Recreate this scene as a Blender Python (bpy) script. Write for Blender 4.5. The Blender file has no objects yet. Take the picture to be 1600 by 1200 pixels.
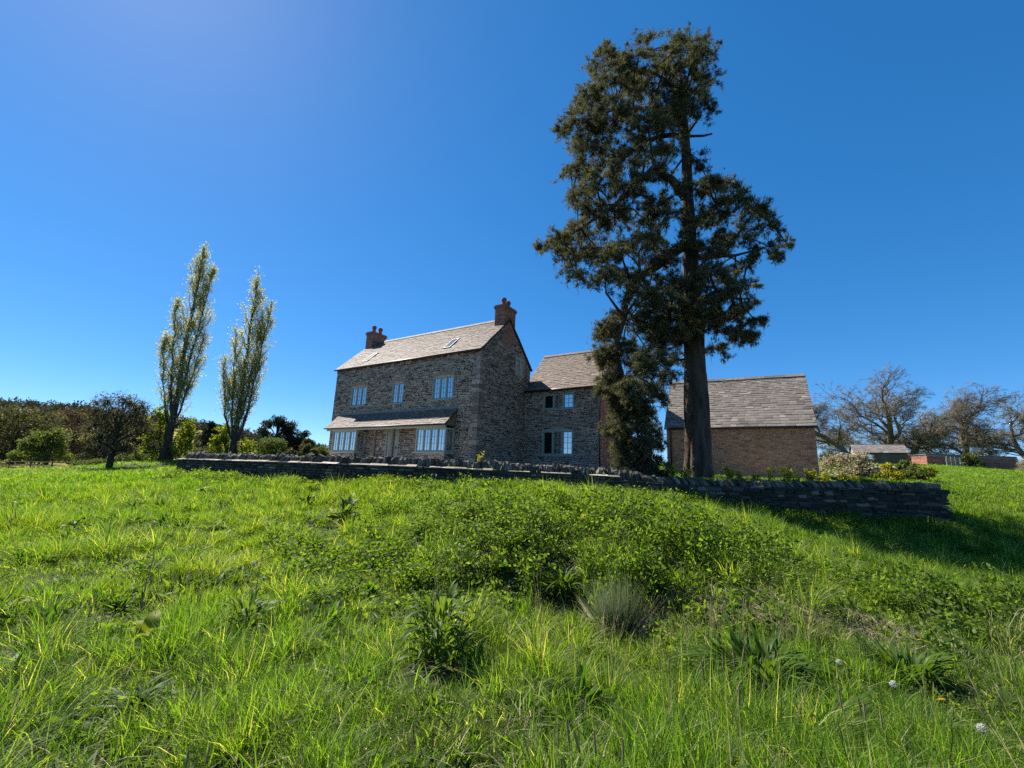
import bpy, math, random
import numpy as np
from mathutils import Matrix, Vector

# ------------------------------------------------------------------ camera, sky, sun, exposure
SC = bpy.context.scene
COL = SC.collection
F_PX, PITCH, ROLL = 694.4, 0.208, 0.041
_F = Vector((0, math.cos(PITCH), math.sin(PITCH)))
_U = Vector((0, -math.sin(PITCH), math.cos(PITCH)))
_R = Vector((1, 0, 0))
_R2 = math.cos(ROLL) * _R + math.sin(ROLL) * _U
_U2 = -math.sin(ROLL) * _R + math.cos(ROLL) * _U
cam_d = bpy.data.cameras.new('camera')
cam_d.sensor_fit = 'HORIZONTAL'
cam_d.sensor_width = 36.0
cam_d.lens = F_PX / 1600 * 36
cam_d.clip_start = 0.05
cam_d.clip_end = 4000
cam = bpy.data.objects.new('camera', cam_d)
m = Matrix((_R2, _U2, -_F)).transposed().to_4x4()
m.translation = (0, 0, 1.6)
cam.matrix_world = m
COL.objects.link(cam)
SC.camera = cam

SUN_EL, SUN_AZ = math.radians(48.2), math.radians(-49.5)   # azimuth from +Y towards +X
world = bpy.data.worlds.new('World')
SC.world = world
world.use_nodes = True
wn, wl = world.node_tree.nodes, world.node_tree.links
wn.clear()
sky = wn.new('ShaderNodeTexSky')
sky.sky_type = 'NISHITA'
sky.sun_disc = False
sky.sun_elevation = SUN_EL
sky.sun_rotation = SUN_AZ
sky.altitude = 50
sky.air_density = 0.6
sky.dust_density = 0.07
sky.ozone_density = 6.0
hsv = wn.new('ShaderNodeHueSaturation')
hsv.inputs['Saturation'].default_value = 1.5
gam = wn.new('ShaderNodeGamma')
gam.inputs['Gamma'].default_value = 0.66
hsv.inputs['Hue'].default_value = 0.502
bg = wn.new('ShaderNodeBackground')
bg.inputs['Strength'].default_value = 0.122
wo = wn.new('ShaderNodeOutputWorld')
wl.new(sky.outputs['Color'], gam.inputs['Color'])
wl.new(gam.outputs['Color'], hsv.inputs['Color'])
wl.new(hsv.outputs['Color'], bg.inputs['Color'])
wl.new(bg.outputs['Background'], wo.inputs['Surface'])

sun_d = bpy.data.lights.new('sun', 'SUN')
sun_d.energy = 4.1
sun_d.angle = math.radians(0.53)
sun_d.color = (1.0, 0.95, 0.86)
sun = bpy.data.objects.new('sun', sun_d)
sdir = Vector((math.sin(SUN_AZ) * math.cos(SUN_EL), math.cos(SUN_AZ) * math.cos(SUN_EL), math.sin(SUN_EL)))
sun.rotation_euler = sdir.to_track_quat('Z', 'Y').to_euler()
sun.location = (-30, 30, 40)
COL.objects.link(sun)

SC.view_settings.view_transform = 'Standard'
SC.view_settings.look = 'None'
SC.view_settings.gamma = 1.0
SC.view_settings.exposure = 1.4
SC.render.engine = 'CYCLES'
SC.cycles.use_denoising = False
SC.cycles.max_bounces = 5
SC.cycles.diffuse_bounces = 2
SC.cycles.glossy_bounces = 2
SC.cycles.transmission_bounces = 3
SC.cycles.transparent_max_bounces = 8
SC.cycles.caustics_reflective = False
SC.cycles.caustics_refractive = False
SC.cycles.use_adaptive_sampling = True
SC.cycles.adaptive_threshold = 0.012

# ------------------------------------------------------------------ helpers
def tag(o, label=None, cat=None, group=None, kind=None):
    if label: o['label'] = label
    if cat: o['category'] = cat
    if group: o['group'] = group
    if kind: o['kind'] = kind
    return o

def empty(name, loc=(0, 0, 0), rz=0.0, label=None, cat=None, group=None):
    o = bpy.data.objects.new(name, None)
    o.empty_display_size = 0.2
    o.location = loc
    o.rotation_euler = (0, 0, rz)
    COL.objects.link(o)
    return tag(o, label, cat, group)

def link(name, me, parent=None, loc=None, rot=None, scl=None):
    o = bpy.data.objects.new(name, me)
    if parent is not None: o.parent = parent
    if loc is not None: o.location = loc
    if rot is not None: o.rotation_euler = rot
    if scl is not None: o.scale = scl
    COL.objects.link(o)
    return o

def np_mesh(name, V, F, mat, rnd=None, smooth=False):
    """V (n,3), F (m,k) constant k"""
    V = np.ascontiguousarray(V, dtype=np.float32); F = np.ascontiguousarray(F, dtype=np.int32)
    me = bpy.data.meshes.new(name)
    k = F.shape[1]
    me.vertices.add(len(V)); me.vertices.foreach_set('co', V.ravel())
    me.loops.add(F.size); me.loops.foreach_set('vertex_index', F.ravel())
    me.polygons.add(len(F))
    me.polygons.foreach_set('loop_start', np.arange(0, F.size, k, dtype=np.int32))
    me.polygons.foreach_set('loop_total', np.full(len(F), k, dtype=np.int32))
    me.update(calc_edges=True)
    if smooth:
        me.polygons.foreach_set('use_smooth', np.ones(len(F), dtype=bool))
    if rnd is not None:
        at = me.attributes.new('rnd', 'FLOAT', 'POINT')
        at.data.foreach_set('value', np.ascontiguousarray(rnd, dtype=np.float32))
    if mat: me.materials.append(mat)
    return me

class MB:
    def __init__(s): s.V = []; s.F = []; s.R = []; s.n = 0
    def add(s, vs, fs, r=0.5):
        s.V.extend(vs); s.F.extend([tuple(i + s.n for i in f) for f in fs])
        s.R.extend([r] * len(vs)); s.n += len(vs); return s
    def box(s, x0, x1, y0, y1, z0, z1, r=0.5):
        return s.add([(x0,y0,z0),(x1,y0,z0),(x1,y1,z0),(x0,y1,z0),(x0,y0,z1),(x1,y0,z1),(x1,y1,z1),(x0,y1,z1)],
              [(0,3,2,1),(4,5,6,7),(0,1,5,4),(1,2,6,5),(2,3,7,6),(3,0,4,7)], r)
    def prism(s, poly, fn, d0, d1, r=0.5):
        """poly of 2D points, fn(u,w,d)->xyz, extruded from d0 to d1"""
        n = len(poly)
        vs = [fn(u, w, d0) for u, w in poly] + [fn(u, w, d1) for u, w in poly]
        fs = [tuple(range(n))[::-1], tuple(range(n, 2*n))] + [(i, (i+1) % n, n+(i+1) % n, n+i) for i in range(n)]
        return s.add(vs, fs, r)
    def tube(s, pts, rads, sides=6, r=0.5, cap=True):
        pts = [Vector(p) for p in pts]; n = len(pts); vs = []; fs = []
        t0 = (pts[1] - pts[0]).normalized()
        ref = Vector((0, 0, 1)) if abs(t0.z) < .9 else Vector((1, 0, 0))
        a = t0.cross(ref).normalized()
        for i in range(n):
            t = (pts[min(i+1, n-1)] - pts[max(i-1, 0)])
            t = t.normalized() if t.length > 1e-9 else t0
            a = a - t * a.dot(t)
            a = a.normalized() if a.length > 1e-6 else t.orthogonal().normalized()
            b = t.cross(a)
            for k in range(sides):
                an = 2 * math.pi * k / sides
                vs.append(tuple(pts[i] + (a * math.cos(an) + b * math.sin(an)) * rads[i]))
        for i in range(n - 1):
            for k in range(sides):
                k2 = (k + 1) % sides
                fs.append((i*sides+k, i*sides+k2, (i+1)*sides+k2, (i+1)*sides+k))
        if cap:
            fs.append(tuple(range(sides))[::-1]); fs.append(tuple(range((n-1)*sides, n*sides)))
        return s.add(vs, fs, r)
    def lathe(s, prof, cx, cy, sides=12, r=0.5):
        vs = []; fs = []; n = len(prof)
        for rad, z in prof:
            for k in range(sides):
                an = 2*math.pi*k/sides; vs.append((cx+rad*math.cos(an), cy+rad*math.sin(an), z))
        for i in range(n-1):
            for k in range(sides):
                k2 = (k+1) % sides; fs.append((i*sides+k, i*sides+k2, (i+1)*sides+k2, (i+1)*sides+k))
        fs.append(tuple(range(sides))[::-1]); fs.append(tuple(range((n-1)*sides, n*sides)))
        return s.add(vs, fs, r)
    def mesh(s, name, mat, smooth=False):
        me = bpy.data.meshes.new(name)
        me.from_pydata(s.V, [], s.F); me.update()
        at = me.attributes.new('rnd', 'FLOAT', 'POINT')
        at.data.foreach_set('value', np.array(s.R, dtype=np.float32))
        if smooth: me.polygons.foreach_set('use_smooth', np.ones(len(s.F), dtype=bool))
        if mat: me.materials.append(mat)
        return me
    def build(s, name, mat, parent=None, smooth=False, kind=None, loc=None, rot=None):
        o = link(name, s.mesh(name, mat, smooth), parent, loc, rot)
        if kind: o['kind'] = kind
        return o

# ------------------------------------------------------------------ noise
_prng = np.random.RandomState(11)
_LAT = _prng.rand(256, 256)
def vnoise(x, y, sc=1.0):
    x = np.asarray(x, float) / sc + 1000.3; y = np.asarray(y, float) / sc + 1000.7
    xi = np.floor(x).astype(int); yi = np.floor(y).astype(int)
    fx = x - xi; fy = y - yi
    fx = fx*fx*(3-2*fx); fy = fy*fy*(3-2*fy)
    g = lambda i, j: _LAT[(i) % 256, (j) % 256]
    return (g(xi,yi)*(1-fx)+g(xi+1,yi)*fx)*(1-fy) + (g(xi,yi+1)*(1-fx)+g(xi+1,yi+1)*fx)*fy
def fbm(x, y, sc=1.0):
    return (vnoise(x,y,sc)*.55 + vnoise(x+7,y+3,sc*.47)*.3 + vnoise(x+1,y+9,sc*.21)*.15)

def sstep(a, b, x):
    t = np.clip((np.asarray(x, float) - a) / (b - a), 0, 1); return t*t*(3-2*t)

# ------------------------------------------------------------------ materials
def new_mat(name):
    mt = bpy.data.materials.new(name); mt.use_nodes = True
    nt = mt.node_tree; nt.nodes.clear()
    out = nt.nodes.new('ShaderNodeOutputMaterial')
    return mt, nt, out
def N(nt, t, **kw):
    n = nt.nodes.new(t)
    for k, v in kw.items():
        if k in n.inputs: n.inputs[k].default_value = v
        else: setattr(n, k, v)
    return n
def ramp(nt, src, stops):
    r = nt.nodes.new('ShaderNodeValToRGB')
    e = r.color_ramp.elements
    while len(e) < len(stops): e.new(0.5)
    for i, (p, c) in enumerate(stops):
        e[i].position = p; e[i].color = (*c, 1)
    nt.links.new(src, r.inputs['Fac']); return r.outputs['Color']
def attr(nt, name='rnd', typ='GEOMETRY'):
    a = nt.nodes.new('ShaderNodeAttribute'); a.attribute_name = name; a.attribute_type = typ
    return a.outputs['Fac']
def mixc(nt, fac, a, b, mode='MIX'):
    m = nt.nodes.new('ShaderNodeMix'); m.data_type = 'RGBA'; m.blend_type = mode
    for s, v in ((m.inputs[0], fac), (m.inputs[6], a), (m.inputs[7], b)):
        if hasattr(v, 'is_output') or isinstance(v, bpy.types.NodeSocket): nt.links.new(v, s)
        elif isinstance(v, (int, float)): s.default_value = v
        else: s.default_value = (*v, 1)
    return m.outputs[2]
def noise(nt, scale, detail=4, rough=.6, coord='Object', vec=None):
    tc = nt.nodes.new('ShaderNodeTexCoord'); n = nt.nodes.new('ShaderNodeTexNoise')
    n.inputs['Scale'].default_value = scale; n.inputs['Detail'].default_value = detail; n.inputs['Roughness'].default_value = rough
    nt.links.new(vec if vec is not None else tc.outputs[coord], n.inputs['Vector']); return n.outputs['Fac']

def piece_mat(name, stops, nscale=14, namt=.5, bump=.4, rough=.88, spec=.25, dirt=None):
    """solid pieces: colour by the piece's own rnd, mottled by noise, with fine relief"""
    mt, nt, out = new_mat(name)
    c = ramp(nt, attr(nt), stops)
    nz = noise(nt, nscale)
    v = ramp(nt, nz, [(.25, (1-namt,)*3), (.75, (1+namt*.55,)*3)])
    c = mixc(nt, 1.0, c, v, 'MULTIPLY')
    if dirt:
        d = ramp(nt, noise(nt, dirt[2], 5, .65), [(dirt[3], (0,)*3), (dirt[3]+.12, (1,)*3)])
        c = mixc(nt, d, c, dirt[0]) if dirt[1] >= 1 else mixc(nt, mixc(nt, dirt[1], (0, 0, 0), d), c, dirt[0])
    p = N(nt, 'ShaderNodeBsdfPrincipled', Roughness=rough)
    p.inputs['Specular IOR Level'].default_value = spec
    nt.links.new(c, p.inputs['Base Color'])
    b = N(nt, 'ShaderNodeBump', Strength=bump, Distance=.02)
    nt.links.new(noise(nt, nscale*3.1, 5, .7), b.inputs['Height'])
    nt.links.new(b.outputs['Normal'], p.inputs['Normal'])
    nt.links.new(p.outputs[0], out.inputs['Surface'])
    return mt

def leaf_mat(name, stops, trans=.45, tboost=(1.5, 1.45, .7), rough=.62, spec=.12, tint=None):
    mt, nt, out = new_mat(name)
    c = ramp(nt, attr(nt), stops)
    if tint:
        c2 = ramp(nt, attr(nt), tint)
        c = mixc(nt, attr(nt, 'tint', 'INSTANCER'), c, c2)
    p = N(nt, 'ShaderNodeBsdfPrincipled', Roughness=rough)
    p.inputs['Specular IOR Level'].default_value = spec
    nt.links.new(c, p.inputs['Base Color'])
    t = N(nt, 'ShaderNodeBsdfTranslucent')
    nt.links.new(mixc(nt, 1.0, c, tboost, 'MULTIPLY'), t.inputs['Color'])
    ms = N(nt, 'ShaderNodeMixShader', Fac=trans)
    nt.links.new(p.outputs[0], ms.inputs[1]); nt.links.new(t.outputs[0], ms.inputs[2])
    nt.links.new(ms.outputs[0], out.inputs['Surface'])
    return mt

def plain_mat(name, col, rough=.6, spec=.4, namt=.15, nscale=6, bump=.08, metal=0):
    mt, nt, out = new_mat(name)
    c = ramp(nt, noise(nt, nscale, 5, .65), [(.25, tuple(x*(1-namt) for x in col)), (.75, tuple(x*(1+namt) for x in col))])
    p = N(nt, 'ShaderNodeBsdfPrincipled', Roughness=rough, Metallic=metal)
    p.inputs['Specular IOR Level'].default_value = spec
    nt.links.new(c, p.inputs['Base Color'])
    b = N(nt, 'ShaderNodeBump', Strength=bump, Distance=.01)
    nt.links.new(noise(nt, nscale*6, 4, .7), b.inputs['Height'])
    nt.links.new(b.outputs['Normal'], p.inputs['Normal'])
    nt.links.new(p.outputs[0], out.inputs['Surface'])
    return mt

def glass_mat():
    mt, nt, out = new_mat('window_glass')
    d = N(nt, 'ShaderNodeBsdfPrincipled', Roughness=.2); d.inputs['Base Color'].default_value = (.012, .014, .016, 1)
    g = N(nt, 'ShaderNodeBsdfGlossy', Roughness=.015); g.inputs['Color'].default_value = (.92, .97, 1, 1)
    b = N(nt, 'ShaderNodeBump', Strength=.06, Distance=.02)
    nt.links.new(noise(nt, 3.0, 1, .4), b.inputs['Height']); nt.links.new(b.outputs['Normal'], g.inputs['Normal'])
    ms = N(nt, 'ShaderNodeMixShader', Fac=.52)
    nt.links.new(d.outputs[0], ms.inputs[1]); nt.links.new(g.outputs[0], ms.inputs[2])
    nt.links.new(ms.outputs[0], out.inputs['Surface']); return mt

def bark_mat(name, c1, c2, scale=6, zs=.25, bump=.9, dist=.05):
    mt, nt, out = new_mat(name)
    tc = nt.nodes.new('ShaderNodeTexCoord'); mp = nt.nodes.new('ShaderNodeMapping')
    mp.inputs['Scale'].default_value = (1, 1, zs); nt.links.new(tc.outputs['Object'], mp.inputs['Vector'])
    nz = noise(nt, scale, 6, .7, vec=mp.outputs['Vector'])
    c = ramp(nt, nz, [(.35, c1), (.62, c2)])
    p = N(nt, 'ShaderNodeBsdfPrincipled', Roughness=.9); p.inputs['Specular IOR Level'].default_value = .2
    nt.links.new(c, p.inputs['Base Color'])
    b = N(nt, 'ShaderNodeBump', Strength=bump, Distance=dist)
    nt.links.new(nz, b.inputs['Height']); nt.links.new(b.outputs['Normal'], p.inputs['Normal'])
    nt.links.new(p.outputs[0], out.inputs['Surface']); return mt

M = {}
M['stone'] = piece_mat('rubble_stone', [(0, (.05,.039,.033)), (.3, (.115,.090,.074)), (.6, (.215,.170,.138)), (.85, (.34,.272,.218)), (1, (.48,.39,.315))], 9, .45, .5)
M['arch'] = piece_mat('arch_brick', [(0, (.20,.13,.09)), (.5, (.32,.21,.15)), (1, (.42,.29,.21))], 12, .3, .3)
M['mortar'] = plain_mat('lime_mortar', (.50, .405, .33), .95, .1, .25, 4, .4)
M['brick'] = piece_mat('red_brick', [(0, (.22,.09,.06)), (.4, (.34,.145,.095)), (.75, (.42,.19,.125)), (1, (.48,.25,.165))], 12, .3, .3)
M['gbrick'] = piece_mat('orange_brick', [(0, (.25,.12,.07)), (.4, (.35,.195,.115)), (.75, (.42,.24,.14)), (1, (.48,.29,.175))], 12, .3, .3)
M['bmortar'] = plain_mat('brick_mortar', (.34, .245, .19), .95, .1, .2, 6, .3)
M['slate'] = piece_mat('roof_slate', [(0, (.10,.070,.051)), (.35, (.155,.110,.082)), (.7, (.205,.150,.113)), (1, (.30,.225,.17))], 8, .35, .35, .75, .35, dirt=((.36, .20, .08), .55, 1.3, .60))
M['gslate'] = piece_mat('grey_roof_slate', [(0, (.105,.085,.072)), (.35, (.175,.147,.126)), (.7, (.235,.20,.172)), (1, (.35,.305,.26))], 8, .35, .35, .75, .35, dirt=((.40, .23, .07), .7, 1.1, .62))
M['deck'] = plain_mat('roof_deck', (.05, .045, .04), .9, .1)
M['wallstone'] = piece_mat('dry_stone', [(0, (.036,.030,.024)), (.4, (.075,.063,.05)), (.75, (.135,.115,.088)), (1, (.30,.26,.20))], 10, .5, .8)
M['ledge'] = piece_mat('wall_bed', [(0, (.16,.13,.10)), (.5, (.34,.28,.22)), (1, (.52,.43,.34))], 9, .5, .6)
M['core'] = plain_mat('wall_core', (.05, .048, .042), .95, .1)
M['frame'] = plain_mat('sage_paint', (.30, .34, .30), .5, .4, .06, 3, .03)
M['timber'] = plain_mat('oak_timber', (.16, .12, .085), .75, .3, .25, 9, .25)
M['glass'] = glass_mat()
M['gutter'] = plain_mat('black_gutter', (.018, .018, .02), .45, .5)
M['lead'] = plain_mat('lead_flashing', (.16, .17, .18), .6, .4)
M['pot'] = plain_mat('terracotta', (.24, .085, .055), .8, .3, .3, 8, .2)
M['soil'] = plain_mat('soil', (.07, .05, .035), .95, .1, .3, 5, .4)
M['pine_bark'] = bark_mat('pine_bark', (.028,.021,.017), (.12,.085,.060), 3.6, .25, 1.0, .07)
M['bark'] = bark_mat('dark_bark', (.03,.025,.02), (.09,.072,.055), 5, .3)
M['oak_bark'] = bark_mat('oak_bark', (.10,.08,.056), (.22,.18,.125), 5, .3)
M['pine'] = leaf_mat('pine_needles', [(0, (.038,.043,.028)), (.5, (.098,.098,.056)), (1, (.22,.205,.11))], .34, (1.4,1.4,.8), .65, .1)
M['poplar'] = leaf_mat('poplar_leaf', [(0, (.27,.28,.09)), (.5, (.42,.42,.16)), (1, (.56,.54,.27))], .6, (1.2,1.15,.75))
M['sucker'] = leaf_mat('sucker_leaf', [(0, (.09,.13,.015)), (.5, (.16,.20,.02)), (1, (.25,.28,.03))], .5, (1.5,1.4,.5))
M['leaf_green'] = leaf_mat('fresh_leaf', [(0, (.06,.09,.02)), (.5, (.10,.14,.03)), (1, (.16,.19,.045))], .4)
M['leaf_olive'] = leaf_mat('olive_leaf', [(0, (.05,.055,.025)), (.5, (.085,.088,.038)), (1, (.125,.12,.05))], .35)
M['bounce'] = plain_mat('pale_bounce_sheet', (.46, .40, .32), .95, .1, .35, 30, .5)
M['shoot'] = plain_mat('poplar_shoot', (.20, .17, .11), .8, .2, .2)
M['leaf_brown'] = leaf_mat('budding_leaf', [(0, (.06,.045,.035)), (.5, (.10,.07,.05)), (1, (.14,.12,.06))], .3)
M['leaf_dark'] = leaf_mat('evergreen_leaf', [(0, (.014,.024,.016)), (.5, (.026,.040,.022)), (1, (.045,.06,.03))], .2)
M['leaf_haw'] = leaf_mat('hawthorn_leaf', [(0, (.045,.04,.03)), (.55, (.075,.07,.035)), (1, (.16,.18,.05))], .35)
M['dock'] = leaf_mat('dock_leaf', [(0, (.045,.085,.015)), (.5, (.07,.125,.022)), (1, (.13,.18,.03))], .45, (1.8,1.75,.5), .5, .16)
M['dock_light'] = leaf_mat('light_dock_leaf', [(0, (.13,.17,.02)), (.5, (.19,.23,.025)), (1, (.26,.28,.03))], .5, (1.5,1.4,.5), .55, .12)
M['dry'] = leaf_mat('dry_stem', [(0, (.22,.17,.10)), (.5, (.33,.27,.17)), (1, (.45,.38,.26))], .2, (1.1,1,.9))
M['rush'] = leaf_mat('rush', [(0, (.03,.05,.02)), (.5, (.055,.085,.03)), (1, (.12,.15,.05))], .3)
M['petal'] = leaf_mat('dandelion_petal', [(0, (.75,.42,.01)), (1, (.9,.6,.02))], .3, (1, 1, 1))
M['clock'] = leaf_mat('dandelion_clock', [(0, (.6,.6,.57)), (1, (.8,.8,.78))], .5, (1, 1, 1))
M['yflower'] = leaf_mat('yellow_flower', [(0, (.30,.30,.02)), (.5, (.5,.45,.02)), (1, (.65,.55,.03))], .4, (1.1,1.1,.6))
M['pflower'] = leaf_mat('cream_pink_leaf', [(0, (.24,.24,.10)), (.4, (.42,.36,.20)), (.8, (.58,.45,.34)), (1, (.68,.58,.45))], .35, (1, 1, .9))
M['grass'] = leaf_mat('grass_blade', [(0, (.029,.057,.011)), (.35, (.072,.132,.019)), (.75, (.135,.215,.030)), (.92, (.19,.25,.05)), (1, (.38,.32,.17))], .57, (1.95,2.2,.5), .5, .25,
     tint=[(0, (.06,.09,.012)), (.35, (.125,.175,.021)), (.75, (.20,.25,.032)), (.92, (.25,.275,.055)), (1, (.44,.36,.19))])
M['weed'] = leaf_mat('weed_leaf', [(0, (.030,.055,.013)), (.5, (.076,.122,.022)), (1, (.145,.195,.04))], .5, (1.9,2.0,.55), .55, .16,
     tint=[(0, (.05,.085,.012)), (.5, (.095,.155,.02)), (1, (.16,.225,.035))])
M['seed'] = leaf_mat('seed_head', [(0, (.22,.19,.10)), (.5, (.30,.26,.14)), (1, (.36,.31,.18))], .3, (1.2,1.1,.8))
M['wood_pale'] = plain_mat('pale_weathered_or_sunlit_timber', (.33, .29, .24), .85, .2, .2)
M['wood_dark'] = plain_mat('dark_stained_boards', (.13, .09, .062), .85, .2, .3)
M['wood_grey'] = plain_mat('grey_fence_wood', (.13, .11, .09), .85, .2, .3)
M['red_mesh'] = plain_mat('red_barrier', (.42, .10, .06), .7, .3)
M['twig'] = plain_mat('bare_twig', (.15, .125, .085), .85, .2, .2)
M['twig_olive'] = plain_mat('lichened_twig', (.18, .155, .09), .85, .2, .2)

def ground_mat():
    mt, nt, out = new_mat('meadow_ground')
    n1 = noise(nt, .35, 6, .6); n2 = noise(nt, 3.0, 6, .7)
    g = ramp(nt, n2, [(.3, (.03,.034,.014)), (.5, (.05,.056,.018)), (.72, (.085,.078,.032))])
    d = ramp(nt, n1, [(.60, (0,)*3), (.75, (1,)*3)])
    c = mixc(nt, mixc(nt, .5, (0,0,0), d), g, (.085,.07,.035))
    # rape and buttercup field far to the west
    geo = nt.nodes.new('ShaderNodeNewGeometry'); sx = nt.nodes.new('ShaderNodeSeparateXYZ')
    nt.links.new(geo.outputs['Position'], sx.inputs[0])
    my = N(nt, 'ShaderNodeMapRange'); my.inputs[1].default_value = 60; my.inputs[2].default_value = 62; nt.links.new(sx.outputs['Y'], my.inputs[0])
    mx = N(nt, 'ShaderNodeMapRange'); mx.inputs[1].default_value = -38; mx.inputs[2].default_value = -42; nt.links.new(sx.outputs['X'], mx.inputs[0])
    mm = N(nt, 'ShaderNodeMath', operation='MULTIPLY'); nt.links.new(my.outputs[0], mm.inputs[0]); nt.links.new(mx.outputs[0], mm.inputs[1])
    c = mixc(nt, mm.outputs[0], c, mixc(nt, n2, (.17,.16,.02), (.30,.24,.02)))
    my2 = N(nt, 'ShaderNodeMapRange'); my2.inputs[1].default_value = 24; my2.inputs[2].default_value = 42; nt.links.new(sx.outputs['Y'], my2.inputs[0])
    mx2 = N(nt, 'ShaderNodeMapRange'); mx2.inputs[1].default_value = 10; mx2.inputs[2].default_value = 20; nt.links.new(sx.outputs['X'], mx2.inputs[0])
    mm2 = N(nt, 'ShaderNodeMath', operation='MULTIPLY'); nt.links.new(my2.outputs[0], mm2.inputs[0]); nt.links.new(mx2.outputs[0], mm2.inputs[1])
    c = mixc(nt, mm2.outputs[0], c, ramp(nt, n2, [(.3, (.06,.10,.014)), (.5, (.085,.13,.018)), (.75, (.12,.15,.028))]))
    p = N(nt, 'ShaderNodeBsdfPrincipled', Roughness=.95); p.inputs['Specular IOR Level'].default_value = .1
    nt.links.new(c, p.inputs['Base Color'])
    b = N(nt, 'ShaderNodeBump', Strength=.6, Distance=.06); nt.links.new(noise(nt, 18, 6, .75), b.inputs['Height'])
    nt.links.new(b.outputs['Normal'], p.inputs['Normal']); nt.links.new(p.outputs[0], out.inputs['Surface']); return mt
M['ground'] = ground_mat()

# ------------------------------------------------------------------ terrain
WALL = np.array([(-13.3,18.6),(-10,16.95),(-6.5,15.25),(-3,14.4),(0,14.2),(3,14.4),(6,14.5),(9,14.35),(13.3,14.1)])
def wall_y(x): return np.interp(x, WALL[:,0], WALL[:,1])
_CP = np.array([
 (0,0,0),(-5,0,0),(5,0,-.1),(0,-12,-.3),(-14,-8,-.2),(14,-8,-.3),(-40,-20,-.3),(40,-20,0),(0,-60,-.5),
 (-2.5,4.6,.0),(0,4,0),(2,4.3,-.05),(5,4,-.1),(-5,4.5,.02),(-9,5,.02),(-20,8,0),
 (-2.6,8,.14),(.55,6.2,-.06),(2,5.7,-.13),(5.4,5.2,-.2),(9,6,-.15),(8.5,8.3,-.06),
 (-4.3,6.8,.1),(-8,9,.2),(-13,12.4,.25),(-3.6,10.3,.5),(-7,12,.5),(-18,16,.55),
 (0,7.2,.5),(0,8.4,.88),(1.5,6.8,.45),(1.5,7.9,.82),(0,10,.95),(0,12.5,1.12),(3,6.5,.38),(3,7.6,.72),(3,10,.84),(3,12.5,1.05),(3,14,1.2),(-1.8,9.6,.72),(-1.8,11.5,.98),(-3,13.9,1.2),(-3,12,.85),(-8,14.2,.9),(-8,15.6,1.15),(-13,18,1.15),
 (6,9,.2),(6,12,.72),(6,14,1.0),(9,10,.18),(9,12.5,.5),(9,14,.8),(13,12,.22),(13,14,.72),(16,12,.3),(16,15,1.0),(18,20,2.0),(13,9,-.1),(22,12,.6),(14,6,-.1),(26,6,0),
 (-31.8,42,1.9),(-25.6,42,2.1),(-29.3,34,1.1),(-21,26,1.0),(-61,55,0),(-49,55,.55),(-40,44,.7),(-40,37,.45),(-30,27.5,.6),(-24,20.5,.6),(-30,62,2.6),(-45,30,.6),(-70,40,-.3),
 (0,45,2.4),(0,80,3.4),(42,54,4.9),(47,55,5.1),(52,58,5.4),(69,60,4.9),(57,70,6.1),(80,70,6.6),(28,34,3.0),(24,25,2.35),(40,25,2.2),(58,48,4.3),(60,30,2.6),
 (-80,75,.6),(-56,70,.9),(-86,90,.7),(-39,75,3.0),(120,100,8),(0,200,5),(-200,200,3),(200,200,12),(0,500,8),(-500,500,8),(500,500,20),(-500,0,0),(500,0,6),(-300,-300,-3),(300,-300,-3),(-120,60,-.2),(150,30,3)], float)
def _tps():
    P = _CP[:, :2]; n = len(P)
    d = np.linalg.norm(P[:,None]-P[None], axis=2)
    K = np.where(d > 0, d**2*np.log(d+1e-12), 0)
    A = np.zeros((n+3, n+3)); A[:n,:n] = K + np.eye(n)*.02; A[:n,n] = 1; A[:n,n+1:] = P; A[n,:n] = 1; A[n+1:,:n] = P.T
    return np.linalg.solve(A, np.concatenate([_CP[:,2], np.zeros(3)]))
_W = _tps()
def terrain(x, y):
    x = np.asarray(x, float); y = np.asarray(y, float); sh = x.shape
    xf, yf = x.ravel(), y.ravel(); z = np.zeros(len(xf))
    for i in range(0, len(xf), 20000):
        a, b = xf[i:i+20000], yf[i:i+20000]
        d2 = (a[:,None]-_CP[None,:,0])**2 + (b[:,None]-_CP[None,:,1])**2
        K = np.where(d2 > 0, .5*d2*np.log(d2+1e-12), 0)
        z[i:i+20000] = K @ _W[:-3] + _W[-3] + _W[-2]*a + _W[-1]*b
    near = np.exp(-((xf**2+(yf-8)**2)/900))
    z += ((fbm(xf, yf, 1.6)-.5)*.30 + (vnoise(xf+9, yf+4, .45)-.5)*.07)*near + (fbm(xf+50, yf, 9)-.5)*.35*(1-near)*sstep(15, 60, np.hypot(xf, yf))
    bank = np.exp(-(((xf-2)/5)**2 + ((yf-8.3)/2.2)**2)); z += bank*((vnoise(xf+3, yf*1.6+8, .9)-.5)*.26 + (vnoise(xf+31, yf+2, .4)-.5)*.10)
    # level garden terrace behind the stone wall
    inside = sstep(0.05, .3, yf - wall_y(xf)) * sstep(-13.8, -13.1, xf) * (1-sstep(13.0, 14.6, xf)) * (1-sstep(27, 34, yf))
    terr = 1.74 + .2*sstep(15, 19.5, yf) + (fbm(xf, yf, 2)-.5)*.05
    z = z*(1-inside) + terr*inside
    return z.reshape(sh)
def tz(x, y): return float(terrain(np.array([x]), np.array([y]))[0])

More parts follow.
